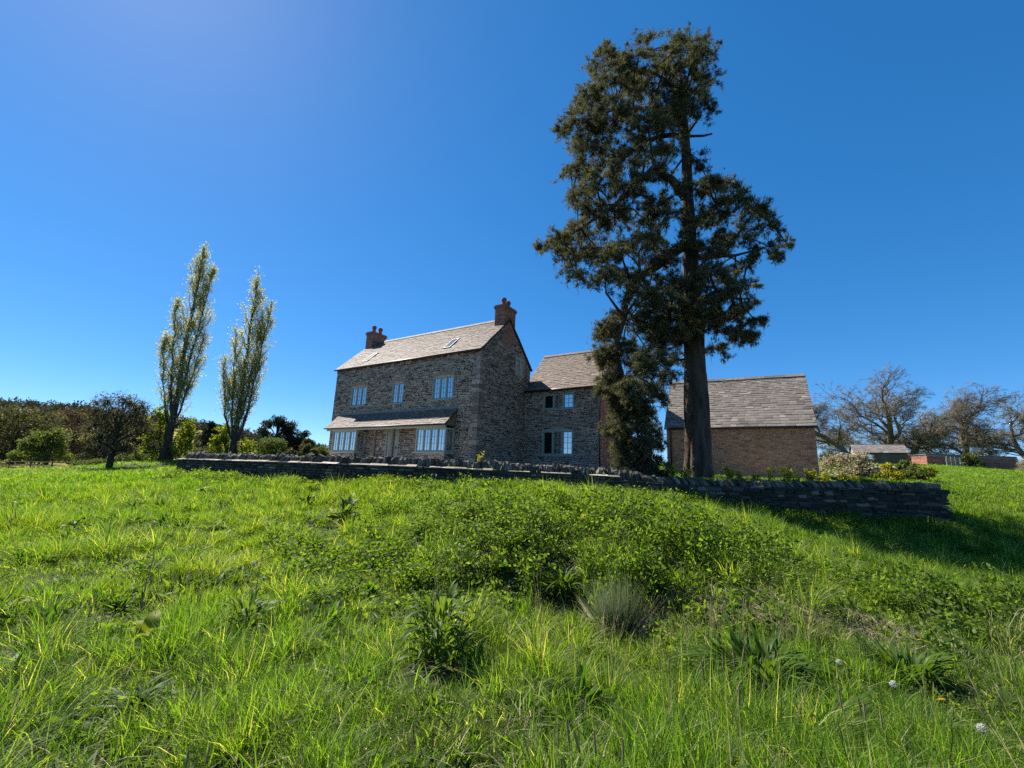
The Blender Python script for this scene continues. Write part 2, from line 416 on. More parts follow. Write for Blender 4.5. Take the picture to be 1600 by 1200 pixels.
def make_ground():
    n = 280
    t = np.linspace(-1, 1, n)
    gx = 11*np.sinh(t*4.55); t2 = np.linspace(-1, 1, n); gy = 9 + 10*np.sinh(t2*4.55)
    X, Y = np.meshgrid(gx, gy)
    Z = terrain(X, Y)
    # wooded ridge rising to the north-west
    hill = 30*np.exp(-(((X+350)/150)**2 + ((Y-330)/110)**2)) + 7*np.exp(-(((X+200)/90)**2 + ((Y-330)/90)**2))
    Z = Z + hill*sstep(120, 220, Y)
    V = np.stack([X, Y, Z], -1).reshape(-1, 3)
    i = np.arange(n*n).reshape(n, n)
    Fq = np.stack([i[:-1,:-1], i[:-1,1:], i[1:,1:], i[1:,:-1]], -1).reshape(-1, 4)
    o = link('ground', np_mesh('ground', V, Fq, M['ground'], smooth=True))
    o['kind'] = 'structure'
make_ground()
def added_bounce_sheet():  # unseen pale ground sheet, added to bounce light up onto the shaded walls
    n = 60; m = 34; xs = np.linspace(-12.6, 13.6, n); T = np.linspace(0, 1, m); V = []
    for x in xs:
        y0 = float(wall_y(x)) + 2.1
        for t in T: V.append((x, y0 + (33-y0)*t, 0))
    V = np.array(V); V[:,2] = terrain(V[:,0], V[:,1]) + .012
    i = np.arange(n*m).reshape(n, m); Fq = np.stack([i[:-1,:-1], i[1:,:-1], i[1:,1:], i[:-1,1:]], -1).reshape(-1, 4)
    o = link('added_bounce_sheet', np_mesh('added_bounce_sheet', V, Fq, M['bounce'], smooth=True)); o['kind'] = 'structure'
added_bounce_sheet()
def hill_z(x, y):
    return terrain(x, y) + (30*np.exp(-(((x+350)/150)**2 + ((y-330)/110)**2)) + 7*np.exp(-(((x+200)/90)**2 + ((y-330)/90)**2)))*sstep(120, 220, y)

# ------------------------------------------------------------------ masonry, slates, windows
def intervals(a, b, cuts):
    segs = [(a, b)]
    for c0, c1 in cuts:
        nxt = []
        for s0, s1 in segs:
            if c1 <= s0 or c0 >= s1: nxt.append((s0, s1)); continue
            if c0 - s0 > .03: nxt.append((s0, c0))
            if s1 - c1 > .03: nxt.append((c1, s1))
        segs = nxt
    return segs

def pillow(mb, fn, u0, u1, w0, w1, rng, proud, jit, r, inset=.012):
    j = lambda: rng.uniform(-jit, jit)
    c = [(u0+j(), w0+j()), (u1+j(), w0+j()), (u1+j(), w1+j()), (u0+j(), w1+j())]
    m = ((u0+u1)/2, (w0+w1)/2)
    ins = [(u + (inset if u < m[0] else -inset), w + (inset*.7 if w < m[1] else -inset*.7)) for u, w in c]
    ns = [max(.004, proud + rng.uniform(-.006, .006)) for _ in range(4)]
    mb.add([fn(u, w, -.02) for u, w in c] + [fn(u, w, n) for (u, w), n in zip(ins, ns)],
           [(4,5,6,7),(0,1,5,4),(1,2,6,5),(2,3,7,6),(3,0,4,7)], r)

def stonework(mb, fn0, w0, w1, span, openings, rng, hs=(.05,.125), ls=(.10,.34), gap=.018, jit=.013, proud=(.006,.03)):
    fn = lambda u, w, n: fn0(u, w + .024*math.sin(u*2.3+w*1.7) + .014*math.sin(u*5.3-w*3.1), n)
    edges = sorted({w0, w1} | {e for o in openings for e in o[2:4] if w0 < e < w1})
    for e0, e1 in zip(edges[:-1], edges[1:]):
        w = e0
        while w < e1 - 1e-6:
            h = rng.uniform(*hs)
            if e1 - (w + h) < hs[0]*.8: h = e1 - w
            a, b = span(w + h)
            cuts = [(o[0], o[1]) for o in openings if o[2] < w + h - 1e-4 and o[3] > w + 1e-4]
            for s0, s1 in intervals(a, b, cuts):
                u = s0
                while u < s1 - 1e-6:
                    l = rng.uniform(*ls) * (1.0 if h < .09 else .85)
                    if rng.random() < .06: l *= 1.6
                    if s1 - (u + l) < ls[0]*.8: l = s1 - u
                    p = rng.uniform(*proud); r = min(1, max(0, rng.gauss(.40, .30)))
                    if h > .095 and rng.random() < .3:
                        k = rng.uniform(.4, .6)*h
                        pillow(mb, fn, u+gap/2, u+l-gap/2, w+gap/2, w+k-gap/2, rng, p, jit*.6, r)
                        pillow(mb, fn, u+gap/2, u+l-gap/2, w+k+gap/2, w+h-gap/2, rng, p*.8, jit*.6, min(1, r+rng.uniform(-.2, .2)) if r > .2 else r)
                    else:
                        pillow(mb, fn, u+gap/2, u+l-gap/2, w+gap/2, w+h-gap/2, rng, p, jit, r)
                    u += l
            w += h

def brickwork(mb, fn, w0, w1, span, openings, rng, L=.225, H=.075, gap=.010):
    k = 0; w = w0
    while w + H <= w1 + .02:
        a, b = span(w + H)
        cuts = [(o[0], o[1]) for o in openings if o[2] < w + H - .01 and o[3] > w + .01]
        for s0, s1 in intervals(a, b, cuts):
            u = s0 - (L/2 if k % 2 else 0)
            while u < s1:
                x0, x1 = max(u, s0), min(u + L, s1)
                if x1 - x0 > .04:
                    n = rng.uniform(.004, .009); r = min(1, max(0, rng.gauss(.5, .24)))
                    p0, p1, q0, q1 = x0+gap/2, x1-gap/2, w+gap/2, w+H-gap/2
                    mb.add([fn(p0,q0,-.01), fn(p1,q0,-.01), fn(p1,q1,-.01), fn(p0,q1,-.01), fn(p0,q0,n), fn(p1,q0,n), fn(p1,q1,n), fn(p0,q1,n)],
                           [(4,5,6,7),(0,1,5,4),(1,2,6,5),(2,3,7,6),(3,0,4,7)], r)
                u += L
        w += H; k += 1

def wall_grid(mb, fn, u0, u1, w0, w1, openings, reveal=.16):
    us = sorted({u0, u1} | {e for o in openings for e in o[:2]}); ws = sorted({w0, w1} | {e for o in openings for e in o[2:4]})
    inside = lambda u, w: any(o[0] < u < o[1] and o[2] < w < o[3] for o in openings)
    for a, b in zip(us[:-1], us[1:]):
        for c, d in zip(ws[:-1], ws[1:]):
            if not inside((a+b)/2, (c+d)/2):
                mb.add([fn(a,c,0), fn(b,c,0), fn(b,d,0), fn(a,d,0)], [(0,1,2,3)])
    for a, b, c, d in [o[:4] for o in openings]:
        for (p, q) in (((a,c),(b,c)), ((b,c),(b,d)), ((b,d),(a,d)), ((a,d),(a,c))):
            mb.add([fn(*p,0), fn(*q,0), fn(*q,-reveal), fn(*p,-reveal)], [(0,1,2,3)])

def bar(mb, fn, u0, u1, w0, w1, n0, n1, r=.5):
    mb.prism([(u0,w0),(u1,w0),(u1,w1),(u0,w1)], lambda u, w, d: fn(u, w, d), n0, n1, r)

def make_window(parent, fn, ua, ub, wa, wb, lights, rows, depth=-.09, arch=0.0, ajar=None, name='window', sill=True, cols=2):
    f = .055
    mb = MB()
    bar(mb, fn, ua, ua+f, wa, wb, depth-.04, depth+.05); bar(mb, fn, ub-f, ub, wa, wb, depth-.04, depth+.05)
    bar(mb, fn, ua+f, ub-f, wa, wa+f, depth-.04, depth+.05)
    if arch:
        n = 10; top = [(ua+f+(ub-ua-2*f)*i/n, wb - arch + arch*math.sin(math.pi*(.12+.76*i/n))) for i in range(n+1)]
        mb.prism([(ua+f, wb-arch-f)] + [(ub-f, wb-arch-f)] + top[::-1], fn, depth-.04, depth+.05)
        wt = wb - arch - f
    else:
        bar(mb, fn, ua+f, ub-f, wb-f, wb, depth-.04, depth+.05); wt = wb - f
    step = (ub - ua - 2*f) / lights
    for i in range(1, lights):
        u = ua + f + step*i; bar(mb, fn, u-.028, u+.028, wa+f, wt, depth-.038, depth+.046)
    w = mb.build(name, M['frame'], parent)
    if sill:
        s = MB(); bar(s, fn, ua-.04, ub+.04, wa-.05, wa-.003, depth-.05, .055); s.build('sill', M['frame'], w)
    for i in range(lights):
        x0 = ua+f+step*i + (.03 if i else .004); x1 = ua+f+step*(i+1) - (.03 if i < lights-1 else .004)
        z0, z1 = wa+f+.004, wt-.004
        c = MB(); cf = .034
        for q in ((x0,x0+cf,z0,z1),(x1-cf,x1,z0,z1),(x0+cf,x1-cf,z0,z0+cf),(x0+cf,x1-cf,z1-cf,z1)):
            bar(c, fn, *q, depth-.03, depth+.02)
        gx0, gx1, gz0, gz1 = x0+cf, x1-cf, z0+cf, z1-cf
        for k in range(1, rows):
            zz = gz0+(gz1-gz0)*k/rows; bar(c, fn, gx0, gx1, zz-.009, zz+.009, depth-.02, depth+.012)
        for k in range(1, cols):
            xx = gx0+(gx1-gx0)*k/cols; bar(c, fn, xx-.009, xx+.009, gz0, gz1, depth-.018, depth+.010)
        if ajar == i:
            c = MB()
            for q in ((x0,x0+cf,z0,z1),(x1-cf,x1,z0,z1),(x0+cf,x1-cf,z0,z0+cf),(x0+cf,x1-cf,z1-cf,z1)): bar(c, fn, *q, depth-.03, depth+.02)
        c.build('casement', M['frame'], w)
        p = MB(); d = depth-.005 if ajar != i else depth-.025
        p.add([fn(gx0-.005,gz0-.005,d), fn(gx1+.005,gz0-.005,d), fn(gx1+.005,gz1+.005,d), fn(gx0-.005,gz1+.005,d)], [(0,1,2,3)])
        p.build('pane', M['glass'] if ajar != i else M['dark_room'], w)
    return w
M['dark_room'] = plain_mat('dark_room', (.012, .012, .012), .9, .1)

def slate_rows(W, S, gauge, width, rng, first=1.0):
    """list of (u0,u1,v0,length,rnd) of slates on a slope W wide, S long; courses diminish towards the ridge"""
    out = []; v = -.03; k = 0
    while v < S - .05:
        g = gauge*(1.25 - .5*v/S) * rng.uniform(.95, 1.05)
        u = -rng.uniform(0, width)
        while u < W + .02:
            w = width*rng.uniform(.7, 1.35)*(1.15-.3*v/S)
            u0, u1 = max(u, -.03), min(u+w, W+.03)
            if u1 - u0 > .05: out.append((u0, u1, v + rng.uniform(-.012, .012), min(g*2.0, S - v + .02), min(1, max(0, rng.gauss(.48, .19)))))
            u += w
        v += g; k += 1
    return out
def slate_geo(mb, u0, u1, v0, ln, r, rng):
    t = .014 + rng.uniform(0, .008); b = .030 + rng.uniform(-.004, .010); g = .003
    j = lambda: rng.uniform(-.008, .008)
    mb.add([(u0+g,v0+j(),b-t),(u1-g,v0+j(),b-t),(u1-g,v0+ln,.002),(u0+g,v0+ln,.002),(u0+g,v0+j(),b),(u1-g,v0+j(),b),(u1-g,v0+ln,.008),(u0+g,v0+ln,.008)],
           [(4,5,6,7),(0,1,5,4),(1,2,6,5),(3,0,4,7)], r)

def make_roof(parent, x0, W, y, z, pitch, S, gauge, width, mat, rng, name='roof', single=0, rear=None, holes=(), flat=False):
    """front slope in its own frame (x along, y up the slope); rear = depth of the building for the matching back slope"""
    d = MB(); d.box(-.02, W+.02, -.02, S-.004, -.07, -.004)
    roof = d.build(name, M['deck'], parent, loc=(x0, y, z), rot=(pitch, 0, 0))
    rows = [s for s in slate_rows(W, S, gauge, width, rng) if not any(s[0] < h[1] and s[1] > h[0] and s[2] < h[3]-.05 and s[2]+s[3]*.5 > h[2] for h in holes)]
    mb = MB()
    if single:
        protos = []
        for i in range(10):
            q = MB(); slate_geo(q, -.5, .5, 0, 1, .5, rng)
            for rr in range(1):
                me = q.mesh('slate', mat)
                me.attributes['rnd'].data.foreach_set('value', np.full(len(q.V), (i+.5)/10, dtype=np.float32)); protos.append(me)
        for s in rows[:single]:
            o = link('slate', protos[int(min(.999, s[4])*10)], roof, ((s[0]+s[1])/2, s[2], 0), (0, 0, rng.uniform(-.012, .012)), (s[1]-s[0], s[3], 1))
        rows_rest = rows[single:]
    else: rows_rest = rows
    for s in rows_rest: slate_geo(mb, *s, rng)
    me = mb.mesh('slates', mat)
    o = link('slates', me, roof); o['kind'] = 'stuff'
    if rear:
        d2 = link('rear_roof', roof.data, parent, (x0+W, y+rear, z), (pitch, 0, math.pi))
        m2 = MB()
        for s in slate_rows(W, S, gauge*1.6, width*1.6, rng): slate_geo(m2, *s, rng)
        o2 = link('slates', m2.mesh('slates', mat), d2); o2['kind'] = 'stuff'
    return roof

def ridge(parent, x0, x1, y, z, rng, mat):
    mb = MB(); x = x0
    while x < x1 - .05:
        l = min(.45, x1 - x); r = rng.uniform(.2, .8)
        pr = [(-.13,-.10),(-.02,.035),(.02,.035),(.13,-.10),(.11,-.11),(0,.005),(-.11,-.11)]
        mb.prism(pr, lambda a, b, d: (d, y+a, z+b), x+.004, x+l-.004, r); x += l
    return mb.build('ridge_tiles', mat, parent, kind='stuff')

def chimney(parent, x0, x1, y0, y1, z0, z1, rng):
    c = MB(); c.box(x0, x1, y0, y1, z0, z1)
    ch = c.build('chimney', M['bmortar'], parent)
    b = MB(); sp = lambda a, q: (lambda w: (a, q))
    faces = [(lambda u,w,n: (u, y0-n, w), x0, x1), (lambda u,w,n: (x1+n, u, w), y0, y1), (lambda u,w,n: (x1+x0-u, y1+n, w), x0, x1), (lambda u,w,n: (x0-n, y1+y0-u, w), y0, y1)]
    for fn, a, q in faces: brickwork(b, fn, z0, z1-.16, sp(a, q), [], rng)
    b.build('bricks', M['brick'], ch, kind='stuff')
    k = MB()
    for i, e in enumerate((.03, .065, .035)): k.box(x0-e, x1+e, y0-e, y1+e, z1-.16+i*.078, z1-.084+i*.078, rng.uniform(.2, .6))
    k.build('chimney_cap', M['brick'], ch)
    xm, ym = (x0+x1)/2, (y0+y1)/2
    for dy in (-.25, .25):
        p = MB(); zb = z1+.073
        p.lathe([(.15, zb), (.15, zb+.05), (.115, zb+.08), (.105, zb+.26), (.14, zb+.30), (.15, zb+.40), (.13, zb+.46), (.09, zb+.47)], xm + rng.uniform(-.03, .03), ym+dy, 14)
        p.build('chimney_pot', M['pot'], ch, smooth=False)
    return ch

def window_arch(parent, fn, ua, ub, wt, rng, rise=.05):
    mb = MB(); n = int((ub-ua+.1)/.078); w = (ub-ua+.1)/n
    for i in range(n):
        u = ua-.05+w*i; t = (i+.5)/n; up = rise*math.sin(math.pi*t); tl = (t-.5)*.06
        mb.prism([(u+.004, wt+.006+up*.9), (u+w-.004, wt+.006+up*.9), (u+w-.004+tl, wt+.19+up), (u+.004+tl, wt+.19+up)], fn, -.01, .022, rng.uniform(.3, 1))
    return mb.build('brick_arch', M['arch'], parent, kind='stuff')

# ------------------------------------------------------------------ the stone farmhouse
def farmhouse():
    rng = random.Random(5)
    L, D, EV, RG = 10.86, 4.68, 5.70, 7.90
    H = empty('farmhouse', (-1.546, 20.576, 1.95), -.575, 'two storey rubble stone farmhouse with slate roof, twin brick chimneys and stone side wing', 'house')
    front = lambda u, w, n: (u, -n, w)
    gabR = lambda u, w, n: (n, u, w)
    gabL = lambda u, w, n: (-L-n, D-u, w)
    wins = [(-9.34, -8.00, 3.33, 4.47, 3), (-5.91, -5.05, 3.29, 4.45, 2), (-2.96, -1.60, 3.33, 4.51, 3)]
    door = (-6.02, -5.06, 0.02, 1.95)
    ops = [w[:4] for w in wins] + [door]
    wl = MB()
    wall_grid(wl, front, -L, 0, -.4, EV, ops)
    pent = [(0,-.4),(D,-.4),(D,EV),(D/2,RG),(0,EV)]
    wl.add([gabR(u,w,0) for u, w in pent], [(0,1,2,3,4)]); wl.add([gabL(u,w,0) for u, w in pent], [(0,1,2,3,4)])
    wl.add([(0,D,-.4),(-L,D,-.4),(-L,D,EV),(0,D,EV)], [(0,1,2,3)])
    wl.build('wall', M['mortar'], H)
    st = MB()
    skip = ops + [(w[0]-.05, w[1]+.05, w[3], w[3]+.24) for w in wins]
    stonework(st, front, 0, EV-.02, lambda w: (-L, 0), skip, rng)
    gspan = lambda w: ((0 if w < EV else (w-EV)/(RG-EV)*D/2), (D if w < EV else D-(w-EV)/(RG-EV)*D/2))
    gw = (3.05, 3.97, 5.03, 6.08)
    stonework(st, gabR, 0, RG-.1, gspan, [gw, (2.98, 4.04, 6.08, 6.3), (1.83, 2.87, 6.35, 8.0)], rng)
    stonework(st, gabL, 0, RG-.1, gspan, [], rng, hs=(.09,.16), ls=(.2,.5))
    st.build('rubble_stones', M['stone'], H, kind='stuff')
    # larger quoins at the near corner
    qb = MB(); w = 0
    for i in range(26):
        h = rng.uniform(.16, .26)
        if w + h > EV - .1: break
        l1, l2 = (.42, .22) if i % 2 else (.22, .40)
        l1 *= rng.uniform(.8, 1.1); l2 *= rng.uniform(.8, 1.1); r = rng.uniform(.45, .95)
        qb.box(-l1, .034, -.034, l2, w+.008, w+h-.008, r); w += h
    qb.build('quoin_stones', M['stone'], H, kind='stuff')
    br = MB(); brickwork(br, gabR, 6.35, RG-.05, lambda w: (max(1.83, gspan(w)[0]), min(2.87, gspan(w)[1])), [], rng)
    br.build('flue_bricks', M['brick'], H, kind='stuff')
    for w in wins:
        make_window(H, front, w[0], w[1], w[2], w[3], w[4], 4, depth=-.07, cols=2)
        window_arch(H, front, w[0], w[1], w[3], rng)
    make_window(H, gabR, gw[0], gw[1], gw[2], gw[3], 2, 4, depth=.0, arch=.12, sill=False)
    window_arch(H, gabR, gw[0], gw[1], gw[3], rng, .06)
    # roof
    pitch = math.atan2(RG-EV, D/2); ov = .10; S = math.hypot(D/2+ov, (RG-EV)*(1+ov/(D/2))) + .02
    holes = [(L-9.01+.06, L-8.58+.06, .5, 1.55), (L-2.76+.06, L-2.3+.06, .62, 1.65)]
    roof = make_roof(H, -L-.06, L+.12, -ov, EV-ov*math.tan(pitch)+.05, pitch, S, .135, .20, M['slate'], rng, rear=D+2*ov, holes=holes)
    for (a, b, c, d) in holes:
        rl = MB()
        for q in ((a, a+.05, c, d), (b-.05, b, c, d), (a+.05, b-.05, c, c+.06), (a+.05, b-.05, d-.06, d)): rl.box(q[0], q[1], q[2], q[3], .0, .065)
        r_ = rl.build('rooflight', M['lead'], roof)
        g = MB(); g.add([(a+.05,c+.06,.045),(b-.05,c+.06,.045),(b-.05,d-.06,.045),(a+.05,d-.06,.045)], [(0,1,2,3)]); g.box((a+b)/2-.012, (a+b)/2+.012, c+.06, d-.06, .047, .06)
        link('pane', g.mesh('pane', M['glass']), r_)
    ridge(H, -L-.06, .06, D/2, RG+.10, rng, M['slate'])
    g = MB(); g.tube([(-L-.08, -ov-.05, EV-ov*math.tan(pitch)+.0), (.08, -ov-.05, EV-ov*math.tan(pitch)+.0)], [.055, .055], 8)
    g.build('gutter', M['gutter'], H, smooth=True)
    e = MB(); x = -L
    while x < 0:
        l = min(.225, -x); e.box(x+.005, x+l-.005, -.05, .0, EV-.20, EV-.135, rng.random()); e.box(x+.005, x+l-.005, -.075, .0, EV-.125, EV-.06, rng.random()); x += l if l > .03 else 1
    e.build('eaves_bricks', M['stone'], H, kind='stuff')
    chimney(H, -L+.02, -L+.62, 1.80, 2.90, 7.0, 8.55, rng)
    chimney(H, -.58, .012, 1.80, 2.90, 7.0, 8.55, rng)
    # lean-to porch roof over both bays
    px0, px1, py, pz0, pz1 = -10.12, -1.2, -.88, 1.99, 2.83
    pp = math.atan2(pz1-pz0, -py); PS = math.hypot(py, pz1-pz0)
    pr = make_roof(H, px0, px1-px0, py, pz0, pp, PS, .12, .20, M['slate'], rng, name='porch_roof')
    fl = MB(); fl.box(px0, px1, -.05, -.035, pz1-.01, pz1+.09); fl.build('flashing', M['lead'], H)
    fb = MB(); fb.box(px0+.05, px1-.05, -.80, -.70, pz0-.16, pz0-.03); fb.build('fascia', M['frame'], H)
    for x in (px0+.03, px1-.08):
        ck = MB(); ck.prism([(-.8, pz0-.05), (-.03, pz0-.05), (-.03, pz1-.09)], lambda a, b, d: (d, a, b), x, x+.05); ck.build('porch_cheek', M['timber'], H)
    pgut = MB(); pgut.tube([(px0-.05, py-.03, pz0-.03), (px1+.05, py-.03, pz0-.03)], [.04, .04], 8); pgut.build('gutter', M['gutter'], H, smooth=True)
    for b0, b1 in ((-9.57, -7.57), (-3.12, -1.25)):
        bf = lambda u, w, n: (u, -.72-n, w)
        pl = MB(); pl.box(b0+.03, b1-.03, -.69, -.02, -.4, .62); bay = pl.build('bay', M['mortar'], H)
        ps = MB(); stonework(ps, lambda u,w,n: (u, -.69-n, w), 0, .60, lambda w: (b0+.03, b1-.03), [], rng)
        stonework(ps, lambda u,w,n: (b1-.03+n, u, w), 0, .60, lambda w: (-.69, -.03), [], rng)
        ps.build('rubble_stones', M['stone'], bay, kind='stuff')
        bs = MB(); bs.box(b0-.04, b1+.04, -.78, -.03, .622, .68); bs.build('bay_sill', M['frame'], bay)
        make_window(H, bf, b0, b1, .685, 1.83, 4, 3, depth=-.05, name='bay_window', sill=False)
        sf = lambda u, w, n: (b1+n-.002, u, w)
        make_window(H, sf, -.665, -.05, .685, 1.83, 1, 3, depth=-.05, name='bay_side_window', sill=False)
        lf = lambda u, w, n: (b0-n+.002, -u, w)
        make_window(H, lf, .05, .665, .685, 1.83, 1, 3, depth=-.05, name='bay_side_window', sill=False)
    for x in (-6.04, -4.69):
        p = MB(); p.box(x-.06, x+.06, -.78, -.66, -.3, pz0-.16); p.box(x-.075, x+.075, -.795, -.645, -.3, .1); p.build('porch_post', M['timber'], H)
    dr = MB(); dr.box(door[0]+.08, door[1]-.08, .05, .09, .05, 1.86)
    dd = dr.build('door', M['frame'], H)
    for k in range(4):
        q = MB(); x = door[0]+.10+k*.195; q.box(x, x+.18, .035, .05, .08, 1.83); q.build('board', M['frame'], dd)
    df = MB(); df.box(door[0]+.002, door[0]+.078, -.0, .1, .03, 1.94); df.box(door[1]-.078, door[1]-.002, -.0, .1, .03, 1.94); df.box(door[0]+.078, door[1]-.078, -.0, .1, 1.862, 1.94); df.build('door_frame', M['frame'], dd)
    hd = MB(); hd.box(door[1]-.2, door[1]-.17, .0, .035, .9, 1.02); hd.build('handle', M['gutter'], dd)
    # rear wing
    Y0, X0, X1, WE, WR, WD = 4.30, -.1, 4.35, 4.45, 6.87, 4.6
    wf = lambda u, w, n: (u, Y0-n, w); wg = lambda u, w, n: (X1+n, u, w)
    wo = [(1.10, 2.90, 3.28, 4.12), (1.10, 2.87, .88, 2.30)]
    wm = MB(); wall_grid(wm, wf, 0, X1, -.4, WE, wo)
    pent = [(Y0,-.4),(Y0+WD,-.4),(Y0+WD,WE),(Y0+WD/2,WR),(Y0,WE)]
    wm.add([wg(u,w,0) for u, w in pent], [(0,1,2,3,4)]); wm.add([(X0, u, w) for u, w in pent][::-1], [(0,1,2,3,4)])
    wm.add([(X1,Y0+WD,-.4),(X0,Y0+WD,-.4),(X0,Y0+WD,WE),(X1,Y0+WD,WE)], [(0,1,2,3)])
    wm.build('wing_wall', M['mortar'], H)
    ws = MB(); stonework(ws, wf, 0, WE-.02, lambda w: (.035, X1-.12), wo + [(1.05, 2.92, 2.30, 2.50)], rng, hs=(.045,.095), ls=(.10,.34), gap=.015)
    ws.build('wing_stones', M['stone'], H, kind='stuff')
    wb = MB(); sp2 = lambda w: ((Y0 if w < WE else Y0+(w-WE)/(WR-WE)*WD/2), (Y0+WD if w < WE else Y0+WD-(w-WE)/(WR-WE)*WD/2))
    brickwork(wb, wg, 0, WR-.1, sp2, [], rng); brickwork(wb, wf, 0, WE, lambda w: (X1-.115, X1), [], rng, L=.115)
    wb.build('wing_bricks', M['brick'], H, kind='stuff')
    make_window(H, wf, *wo[0], 3, 3, depth=-.07, ajar=0); make_window(H, wf, *wo[1], 3, 4, depth=-.07, arch=.14, ajar=0)
    window_arch(H, wf, wo[1][0], wo[1][1], wo[1][3], rng, .03)
    wp = math.atan2(WR-WE, WD/2); WS = math.hypot(WD/2+.14, (WR-WE)*(1+.14/(WD/2))) + .02
    make_roof(H, X0-.05, X1-X0+.1, Y0-.14, WE-.14*math.tan(wp)+.05, wp, WS, .135, .20, M['slate'], rng, name='wing_roof', rear=WD+.28)
    ridge(H, X0-.05, X1+.05, Y0+WD/2, WR+.10, rng, M['slate'])
    g = MB(); g.tube([(.04, Y0-.19, WE-.14*math.tan(wp)), (X1+.08, Y0-.19, WE-.14*math.tan(wp))], [.055, .055], 8); g.build('gutter', M['gutter'], H, smooth=True)
    g = MB(); g.tube([(X1-.02, Y0-.06, WE-.2), (X1-.02, Y0-.06, -.1)], [.035, .035], 8); g.build('downpipe', M['gutter'], H, smooth=True)
    return H
farmhouse()

def garage():
    rng = random.Random(8)
    W, D, EV, RG = 6.10, 4.6, 2.47, 5.08
    G = empty('brick_garage', (13.1, 19.0, 1.93), -.49, 'single storey orange brick outbuilding with tall grey slate roof behind the big pine', 'outbuilding')
    front = lambda u, w, n: (u, -n, w); gr = lambda u, w, n: (n, u, w)
    wl = MB(); wall_grid(wl, front, -W, 0, -.4, EV, [])
    pent = [(0,-.4),(D,-.4),(D,EV),(D/2,RG),(0,EV)]
    wl.add([gr(u,w,0) for u, w in pent], [(0,1,2,3,4)]); wl.add([(-W, u, w) for u, w in pent][::-1], [(0,1,2,3,4)])
    wl.add([(0,D,-.4),(-W,D,-.4),(-W,D,EV),(0,D,EV)], [(0,1,2,3)])
    wl.build('wall', M['bmortar'], G)
    sp = lambda w: ((0 if w < EV else (w-EV)/(RG-EV)*D/2), (D if w < EV else D-(w-EV)/(RG-EV)*D/2))
    b = MB(); brickwork(b, front, -.15, EV-.03, lambda w: (-W, 0), [], rng); brickwork(b, gr, -.15, RG-.1, sp, [], rng)
    brickwork(b, lambda u, w, n: (-W-n, D-u, w), -.15, RG-.1, sp, [], rng)
    b.build('bricks', M['gbrick'], G, kind='stuff')
    pt = math.atan2(RG-EV, D/2); ov = .12; S = math.hypot(D/2+ov, (RG-EV)*(1+ov/(D/2))) + .02
    make_roof(G, -W-.06, W+.12, -ov, EV-ov*math.tan(pt)+.05, pt, S, .155, .27, M['gslate'], rng, single=300, rear=D+2*ov)
    ridge(G, -W-.06, .06, D/2, RG+.10, rng, M['gslate'])
    g = MB(); g.tube([(-W-.08, -ov-.05, EV-ov*math.tan(pt)), (.08, -ov-.05, EV-ov*math.tan(pt))], [.055, .055], 8); g.build('gutter', M['gutter'], G, smooth=True)
    g = MB(); g.tube([(-5.91, -.16, EV-.16), (-5.91, -.07, EV-.3), (-5.91, -.07, -.1)], [.036]*3, 8); g.build('downpipe', M['gutter'], G, smooth=True)
garage()

